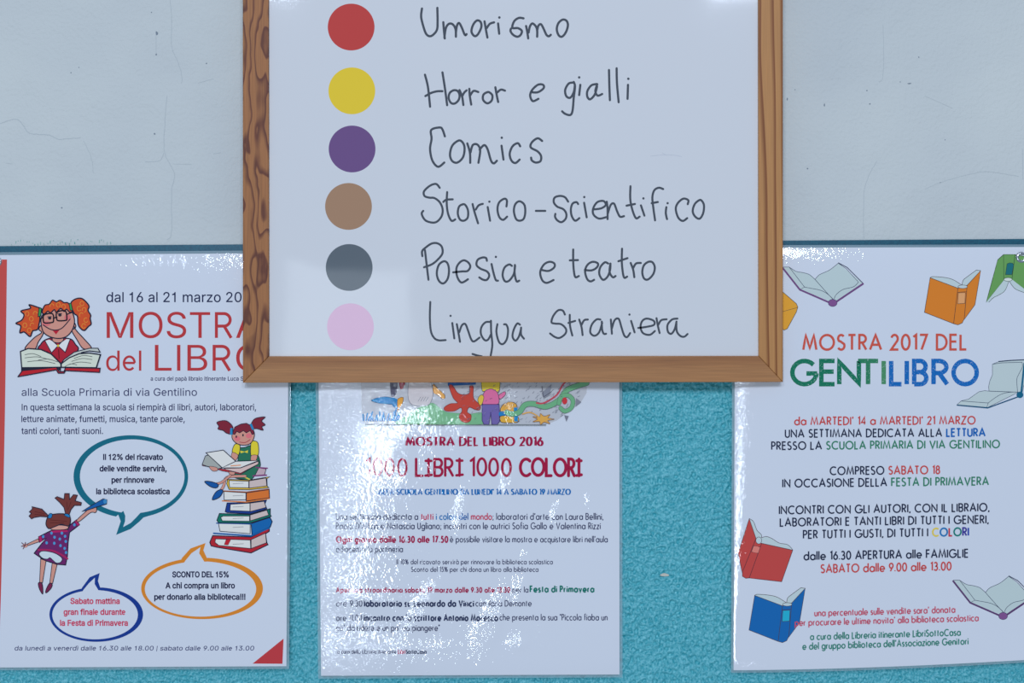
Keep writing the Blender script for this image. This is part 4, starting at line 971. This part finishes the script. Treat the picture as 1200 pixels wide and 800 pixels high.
# ------------------------------------------------------------------ framed board
DF, DB = 0.026, 0.0125
board = thing('framed_board', P(600, 448, 0.012), 'white board in wooden frame with coloured discs and handwriting, overlapping the posters', 'board')
def wood(name, base, dark, vertical, k, warp, mixw, off, fine=1.0, length=6.5):
    m, nt, b = newmat(name); b.inputs['Roughness'].default_value = .5; b.inputs['Specular IOR Level'].default_value = .35
    geo = nd(nt, 'ShaderNodeNewGeometry'); mp = nd(nt, 'ShaderNodeMapping'); nt.links.new(geo.outputs['Position'], mp.inputs['Vector'])
    L, C_ = (length, 75.0)
    mp.inputs['Scale'].default_value = (C_, 20, L) if vertical else (L, 20, C_); mp.inputs['Location'].default_value = off
    n = nd(nt, 'ShaderNodeTexNoise'); n.inputs['Scale'].default_value = warp; n.inputs['Detail'].default_value = 1.5; nt.links.new(mp.outputs[0], n.inputs['Vector'])
    sp = nd(nt, 'ShaderNodeSeparateXYZ'); nt.links.new(mp.outputs[0], sp.inputs[0])
    ax = sp.outputs['X'] if vertical else sp.outputs['Z']
    ma = nd(nt, 'ShaderNodeMath', operation='MULTIPLY_ADD'); nt.links.new(n.outputs['Fac'], ma.inputs[0]); ma.inputs[1].default_value = k; nt.links.new(ax, ma.inputs[2])
    m2 = nd(nt, 'ShaderNodeMath', operation='MULTIPLY'); nt.links.new(ma.outputs[0], m2.inputs[0]); m2.inputs[1].default_value = mixw
    fr = nd(nt, 'ShaderNodeMath', operation='FRACT'); nt.links.new(m2.outputs[0], fr.inputs[0])
    cr = nd(nt, 'ShaderNodeValToRGB'); e = cr.color_ramp.elements
    e[0].position = 0; e[0].color = alb(base); e[1].position = 1; e[1].color = alb(base)
    x = cr.color_ramp.elements.new(.55); x.color = alb(base)
    x = cr.color_ramp.elements.new(.86); x.color = alb(dark)
    x = cr.color_ramp.elements.new(.93); x.color = alb(dark)
    nt.links.new(fr.outputs[0], cr.inputs['Fac'])
    mp2 = nd(nt, 'ShaderNodeMapping'); nt.links.new(geo.outputs['Position'], mp2.inputs['Vector']); mp2.inputs['Scale'].default_value = (900, 200, 22) if vertical else (22, 200, 900)
    nf = nd(nt, 'ShaderNodeTexNoise'); nf.inputs['Scale'].default_value = 1; nf.inputs['Detail'].default_value = 3; nt.links.new(mp2.outputs[0], nf.inputs['Vector'])
    mr = nd(nt, 'ShaderNodeMapRange'); nt.links.new(nf.outputs['Fac'], mr.inputs['Value']); mr.inputs['From Min'].default_value = .3; mr.inputs['From Max'].default_value = .7
    mr.inputs['To Min'].default_value = 1 - .22 * fine; mr.inputs['To Max'].default_value = 1 + .1 * fine
    mx = nd(nt, 'ShaderNodeVectorMath', operation='SCALE'); nt.links.new(cr.outputs['Color'], mx.inputs[0]); nt.links.new(mr.outputs[0], mx.inputs['Scale'])
    nt.links.new(mx.outputs[0], b.inputs['Base Color'])
    bp = nd(nt, 'ShaderNodeBump'); bp.inputs['Distance'].default_value = .0002; bp.inputs['Strength'].default_value = .5; nt.links.new(nf.outputs['Fac'], bp.inputs['Height']); nt.links.new(bp.outputs['Normal'], b.inputs['Normal'])
    return m
Wl = wood('pine_dark_figure', (140, 99, 66), (90, 54, 42), True, 5.0, .75, .9, (3.1, 0, 4.3), 1.0, 26)
Wr = wood('pine_straight_lines', (158, 120, 80), (112, 72, 44), True, 1.6, .4, 1.3, (.6, 0, 2.0), .5)
Wb = wood('pine_plain', (146, 110, 78), (132, 96, 68), False, 1.5, .5, .5, (0, 0, 0), .8)
fz = lambda x, y: (x, y)
OL, OR, OB, IL, IR, IB = 284.2, 917.4, 448.3, 314.4, 889.2, 417.3
OT, IT = -392, -361
def rail(quad, mat):
    V = [P(x, y, DF) for x, y in quad]
    W_ = [(v[0], -DB, v[2]) for v in V]
    bm = bmesh.new(); q = [bm.verts.new(p) for p in V + W_]
    bm.faces.new(q[:4]); bm.faces.new(q[4:][::-1])
    for i in range(4): bm.faces.new((q[i], q[4 + i], q[4 + (i + 1) % 4], q[(i + 1) % 4]))
    bmesh.ops.recalc_face_normals(bm, faces=bm.faces)
    bmesh.ops.bevel(bm, geom=[e for e in bm.edges if not (abs(e.verts[0].co.y - e.verts[1].co.y) > .001)], offset=.0007, segments=2, profile=.6, affect='EDGES')
    me = bpy.data.meshes.new('frame_rail'); bm.to_mesh(me); bm.free(); me.materials.append(mat)
    o = linkobj('frame_rail', me); put(o, board); return o
g_ = .18
rail([(OL, OT), (IL, IT), (IL + .6, IB), (OL + .4, OB)], Wl)['label'] = 'wooden frame side with dark swirling grain'
rail([(OR, OT), (OR + .2, OB - .8), (IR, IB - .4), (IR - 1, IT)], Wr)['label'] = 'wooden frame side with straight grain lines'
rail([(OL + .4 + g_, OB), (IL + .6 + g_, IB), (IR - g_, IB - .4), (OR + .2 - g_, OB - .8)], Wb)['label'] = 'plain fine grained wooden frame bottom'
rail([(OL + g_, OT), (OR - g_, OT), (IR - 1 - g_, IT), (IL + g_, IT)], Wb)
pq = [(IL - 6, IT - 6), (IR + 6, IT - 6), (IR + 6, IB + 6), (IL - 6, IB + 6)]
DPN = .0228
bm = bmesh.new(); V = [P(x, y, DPN) for x, y in pq]; q = [bm.verts.new(v) for v in V] + [bm.verts.new((v[0], -.0150, v[2])) for v in V]
bm.faces.new(q[:4]); bm.faces.new(q[4:][::-1])
for i in range(4): bm.faces.new((q[i], q[4 + i], q[4 + (i + 1) % 4], q[(i + 1) % 4]))
bmesh.ops.recalc_face_normals(bm, faces=bm.faces); me = bpy.data.meshes.new('board_panel'); bm.to_mesh(me); bm.free(); me.materials.append(board_mat((184, 197, 217)))
put(linkobj('board_panel', me), board)
BS = flat(DPN)
for cx, cy, c, nm in [(411.5, 31.7, (170, 66, 68), 'red'), (412.3, 106.4, (210, 186, 60), 'yellow'), (412.6, 174.5, (98, 78, 132), 'purple'), (408.4, 241.8, (146, 122, 106), 'brown'), (409.2, 313.3, (84, 98, 114), 'grey'), (410.7, 382.8, (194, 168, 206), 'pink')]:
    d_ = Draw(board_mat); d_.fill(arc(cx, cy, 27.4, 27.4, 0, 355, 71), c); d_.build('coloured_disc', board, BS, .00005, nm + ' round disc', attr=False)
MK = (66, 76, 92)
def T_(ox, oy, s): return tr(ox, oy, s)
words = {
 'Umorismo': (2.25, [(T_(480,0,10), [[(145,100),(135,180),(145,250),(185,380),(225,422),(270,412),(320,350),(328,250),(325,92)], [(395,260),(402,350),(412,450)], [(408,440),(425,330),(460,280),(505,285),(538,340),(543,430)], [(543,380),(555,300),(580,270),(610,320),(640,395),(655,412),(668,400)],
     [(790,240),(745,290),(725,370),(760,422),(800,402),(840,320),(832,258),(790,240)], [(878,250),(895,350),(912,440)], [(903,330),(940,280),(990,262)], [(1037,275),(1050,395)], [(1052,205)]]),
   (T_(580,0,10), [[(335,215),(280,210),(225,250),(205,325),(270,330),(315,362),(300,410),(260,430),(210,405),(183,365),(188,335)], [(365,305),(380,380),(390,450)], [(395,380),(410,310),(440,275),(480,310),(495,360),(495,430)], [(497,350),(510,300),(540,285),(572,340),(602,405),(630,425),(655,408)],
     [(795,230),(745,270),(725,340),(745,410),(785,430),(830,380),(855,300),(840,245),(795,230)]])]),
 'Horror e gialli': (2.2, [(T_(485,80,10), [[(130,75),(165,220),(190,450)], [(335,48),(365,240),(390,432)], [(135,325),(200,290),(270,270),(335,268)], [(465,258),(420,290),(408,350),(435,405),(480,412),(525,370),(535,310),(510,265),(465,258)], [(535,255),(565,330),(580,430)], [(565,330),(590,285),(618,258)],
     [(650,240),(655,320),(672,425)], [(662,315),(700,265),(755,278)], [(860,280),(815,310),(812,370),(860,410),(910,380),(920,320),(890,285),(860,280)], [(955,222),(970,310),(988,395)], [(975,285),(1020,250),(1068,262)]]),
   (T_(605,80,7.5), [[(130,210),(190,210),(240,175),(235,145),(190,145),(140,190),(122,240),(145,288),(195,268)], [(500,125),(460,135),(430,190),(440,245),(475,258),(505,210),(515,150)], [(505,120),(516,160),(505,260),(495,370),(475,410),(430,400),(403,378)], [(563,145),(553,235)], [(553,80)],
     [(710,138),(660,150),(625,200),(625,250),(650,272),(690,230),(710,160)], [(712,140),(695,200),(715,240),(755,226)], [(815,15),(818,150),(823,280)], [(882,0),(885,130),(900,298)], [(982,145),(978,268)], [(985,92)]])]),
 'Comics': (2.2, [(T_(490,140,7.5), [[(235,148),(215,90),(190,70),(115,92),(118,170),(105,260),(125,360),(175,415),(230,378)], [(355,185),(300,230),(280,310),(300,365),(345,378),(395,330),(408,250),(390,200),(355,185)], [(432,210),(455,290),(458,380)], [(460,290),(480,225),(520,220),(545,270),(530,380)], [(540,265),(580,225),(610,260),(640,360),(665,385),(692,362)],
     [(733,230),(750,352)], [(735,160)], [(897,235),(875,208),(830,235),(805,300),(820,360),(855,382),(892,352)], [(1090,188),(1050,165),(1000,200),(990,245),(1050,280),(1080,320),(1075,365),(1035,378),(1000,360),(993,335)]])]),
 'Storico-scientifico': (2.1, [(T_(485,210,10), [[(303,100),(260,55),(190,75),(120,140),(125,195),(180,215),(240,220),(300,265),(335,340),(330,420),(285,485),(230,508),(150,490),(110,450),(92,400),(110,370)], [(390,150),(385,280),(400,400),(440,485),(485,470)], [(345,265),(380,240),(455,235)], [(580,292),(530,320),(515,400),(540,470),(585,485),(630,450),(635,370),(610,310),(580,292)],
     [(688,290),(710,380),(752,515)], [(725,355),(760,305),(808,288)], [(865,325),(880,410),(893,485)], [(885,262)], [(1085,318),(1090,250),(1060,228),(1000,270),(980,350),(1000,440),(1045,475),(1093,438)]]),
   (T_(585,210,10), [[(240,258),(190,290),(172,370),(195,460),(235,485),(285,465),(305,390),(295,300),(240,258)], [(430,370),(540,370)], [(808,262),(770,210),(710,195),(650,215),(640,270),(680,320),(750,350),(785,400),(780,460),(730,502),(680,480),(655,440),(658,405)], [(925,290),(905,268),(860,285),(840,350),(850,430),(890,485),(940,455)], [(995,275),(1025,445)], [(997,208)]]),
   (T_(600,200,3.75), [[(358,170),(392,165),(412,150),(402,133),(375,138),(357,165),(358,192),(382,210),(414,204)]]),
   (T_(705,210,8.571), [[(52,225),(60,300),(60,400)], [(62,345),(90,260),(125,245),(155,320),(185,375),(225,370)], [(290,70),(288,200),(310,310),(345,390),(382,375)], [(250,265),(335,248)], [(395,262),(430,365)], [(420,192)], [(618,98),(575,85),(530,110),(510,180),(520,290),(537,412)], [(503,240),(565,228)],
     [(650,280),(645,340),(657,400)], [(663,240)], [(865,250),(870,210),(820,195),(765,240),(745,300),(770,385),(815,418),(860,390)], [(980,210),(935,250),(915,320),(940,375),(985,395),(1020,340),(1028,260),(1005,215),(980,210)]])]),
 'Poesia e teatro': (2.1, [(T_(485,280,9.23), [[(120,120),(135,250),(158,440)], [(92,185),(90,130),(130,90),(190,50),(250,45),(300,80),(310,150),(270,210),(200,270),(110,305)], [(325,240),(270,280),(248,370),(270,450),(318,480),(365,430),(380,340),(365,265),(325,240)], [(425,360),(520,350),(580,345),(610,300),(590,255),(540,230),(490,260),(460,320),(470,410),(515,470),(585,435)],
     [(790,235),(780,205),(740,200),(690,225),(678,280),(720,320),(790,350),(815,395),(790,440),(750,440),(708,415)], [(840,270),(860,360),(885,440),(910,450)], [(887,193)], [(1060,290),(1030,275),(980,310),(960,390),(985,455),(1030,450),(1080,380),(1095,290)], [(1093,280),(1090,370),(1110,455),(1140,450)]]),
   (T_(620,280,7.5), [[(105,270),(170,280),(220,250),(222,215),(180,200),(130,225),(98,290),(115,360),(155,385),(215,360)], [(388,92),(388,200),(395,290),(408,335),(438,325)], [(358,187),(430,185)], [(490,272),(550,275),(595,250),(605,215),(560,200),(515,225),(492,280),(510,350),(540,372),(572,358)], [(695,215),(665,205),(625,250),(618,310),(650,358),(690,330),(712,270),(715,215)], [(715,215),(708,290),(735,335),(760,325)],
     [(817,85),(815,200),(825,300),(838,340),(862,330)], [(785,195),(865,168)], [(893,210),(915,270),(925,335)], [(915,255),(940,215),(982,210)], [(1050,200),(1010,230),(995,290),(1010,345),(1045,355),(1090,310),(1105,250),(1085,205),(1050,200)]])]),
 'Lingua straniera': (2.0, [(T_(490,345,7.5), [[(107,65),(103,200),(112,320),(140,380),(180,402),(242,400)], [(300,250),(318,385)], [(285,187)], [(340,260),(355,340),(368,415)], [(362,330),(385,270),(415,260),(440,320),(465,390),(490,412),(540,378)], [(632,240),(590,245),(555,290),(553,350),(585,400),(615,395),(640,350)], [(640,230),(642,330),(652,440),(638,535)], [(560,543),(520,535),(478,522)],
     [(697,260),(688,330),(710,415),(745,435),(780,390),(790,310),(775,265),(755,262)], [(895,265),(870,255),(840,310),(830,370),(855,405),(885,370),(905,300)], [(905,290),(905,350),(930,388)]]),
   (T_(630,345,6.316), [[(202,148),(185,118),(150,118),(115,160),(103,205),(130,215),(175,220),(210,255),(205,290),(165,320),(130,315),(92,288)], [(238,150),(240,230),(257,303)], [(228,210),(278,195)], [(308,185),(325,240),(333,300)], [(325,225),(345,190),(372,185)], [(465,185),(435,185),(400,225),(390,280),(420,305),(455,280),(478,210)], [(475,200),(478,260),(490,290),(507,290)],
     [(542,185),(550,290)], [(550,250),(570,190),(600,180),(620,240),(640,300),(662,315),(685,285)], [(692,195),(718,280)], [(680,148)], [(745,247),(800,240),(860,225),(860,195),(810,178),(775,195),(762,240),(780,285),(830,298),(868,270)], [(880,175),(890,230),(903,285)], [(893,225),(915,190),(955,183)], [(1035,178),(995,185),(962,225),(965,275),(990,290),(1015,255),(1028,200)], [(1027,205),(1030,270),(1055,305),(1085,312),(1110,292)]])]),
}
for wd, (w, groups) in words.items():
    st = sorted([t_(s_) for t_, g_ in groups for s_ in g_], key=lambda p: min(q[0] for q in p))
    ws, right = [], -1e9
    for p in st:
        if min(q[0] for q in p) > right + 14.5: ws.append([])
        ws[-1].append(p); right = max(right, max(q[0] for q in p))
    for part, name in zip(ws, wd.split()):
        d_ = Draw(board_mat)
        for k, pts in enumerate(part):
            if len(pts) == 1: d_.stroke(pts, w * 1.35, MK, lay=1 + (k % 5))
            else:
                cl = pts[0] == pts[-1] and len(pts) > 3
                d_.stroke(crom(pts[:-1], 7, True) if cl else crom(pts, 7), w * 1.2, MK, closed=cl, lay=1 + (k % 5))
        d_.build('handwritten_word', board, BS, .00005, 'dark marker handwriting ' + name, attr=False)
d_ = Draw(board_mat); d_.stroke(crom([(762, 183), (775, 181.6), (790, 181.8), (799, 183.6)], 6), .5, (168, 182, 206), cap=False); d_.stroke([(776, 179), (781, 182)], .5, (168, 182, 206), cap=False); d_.build('scuff_mark', board, BS, .00005)
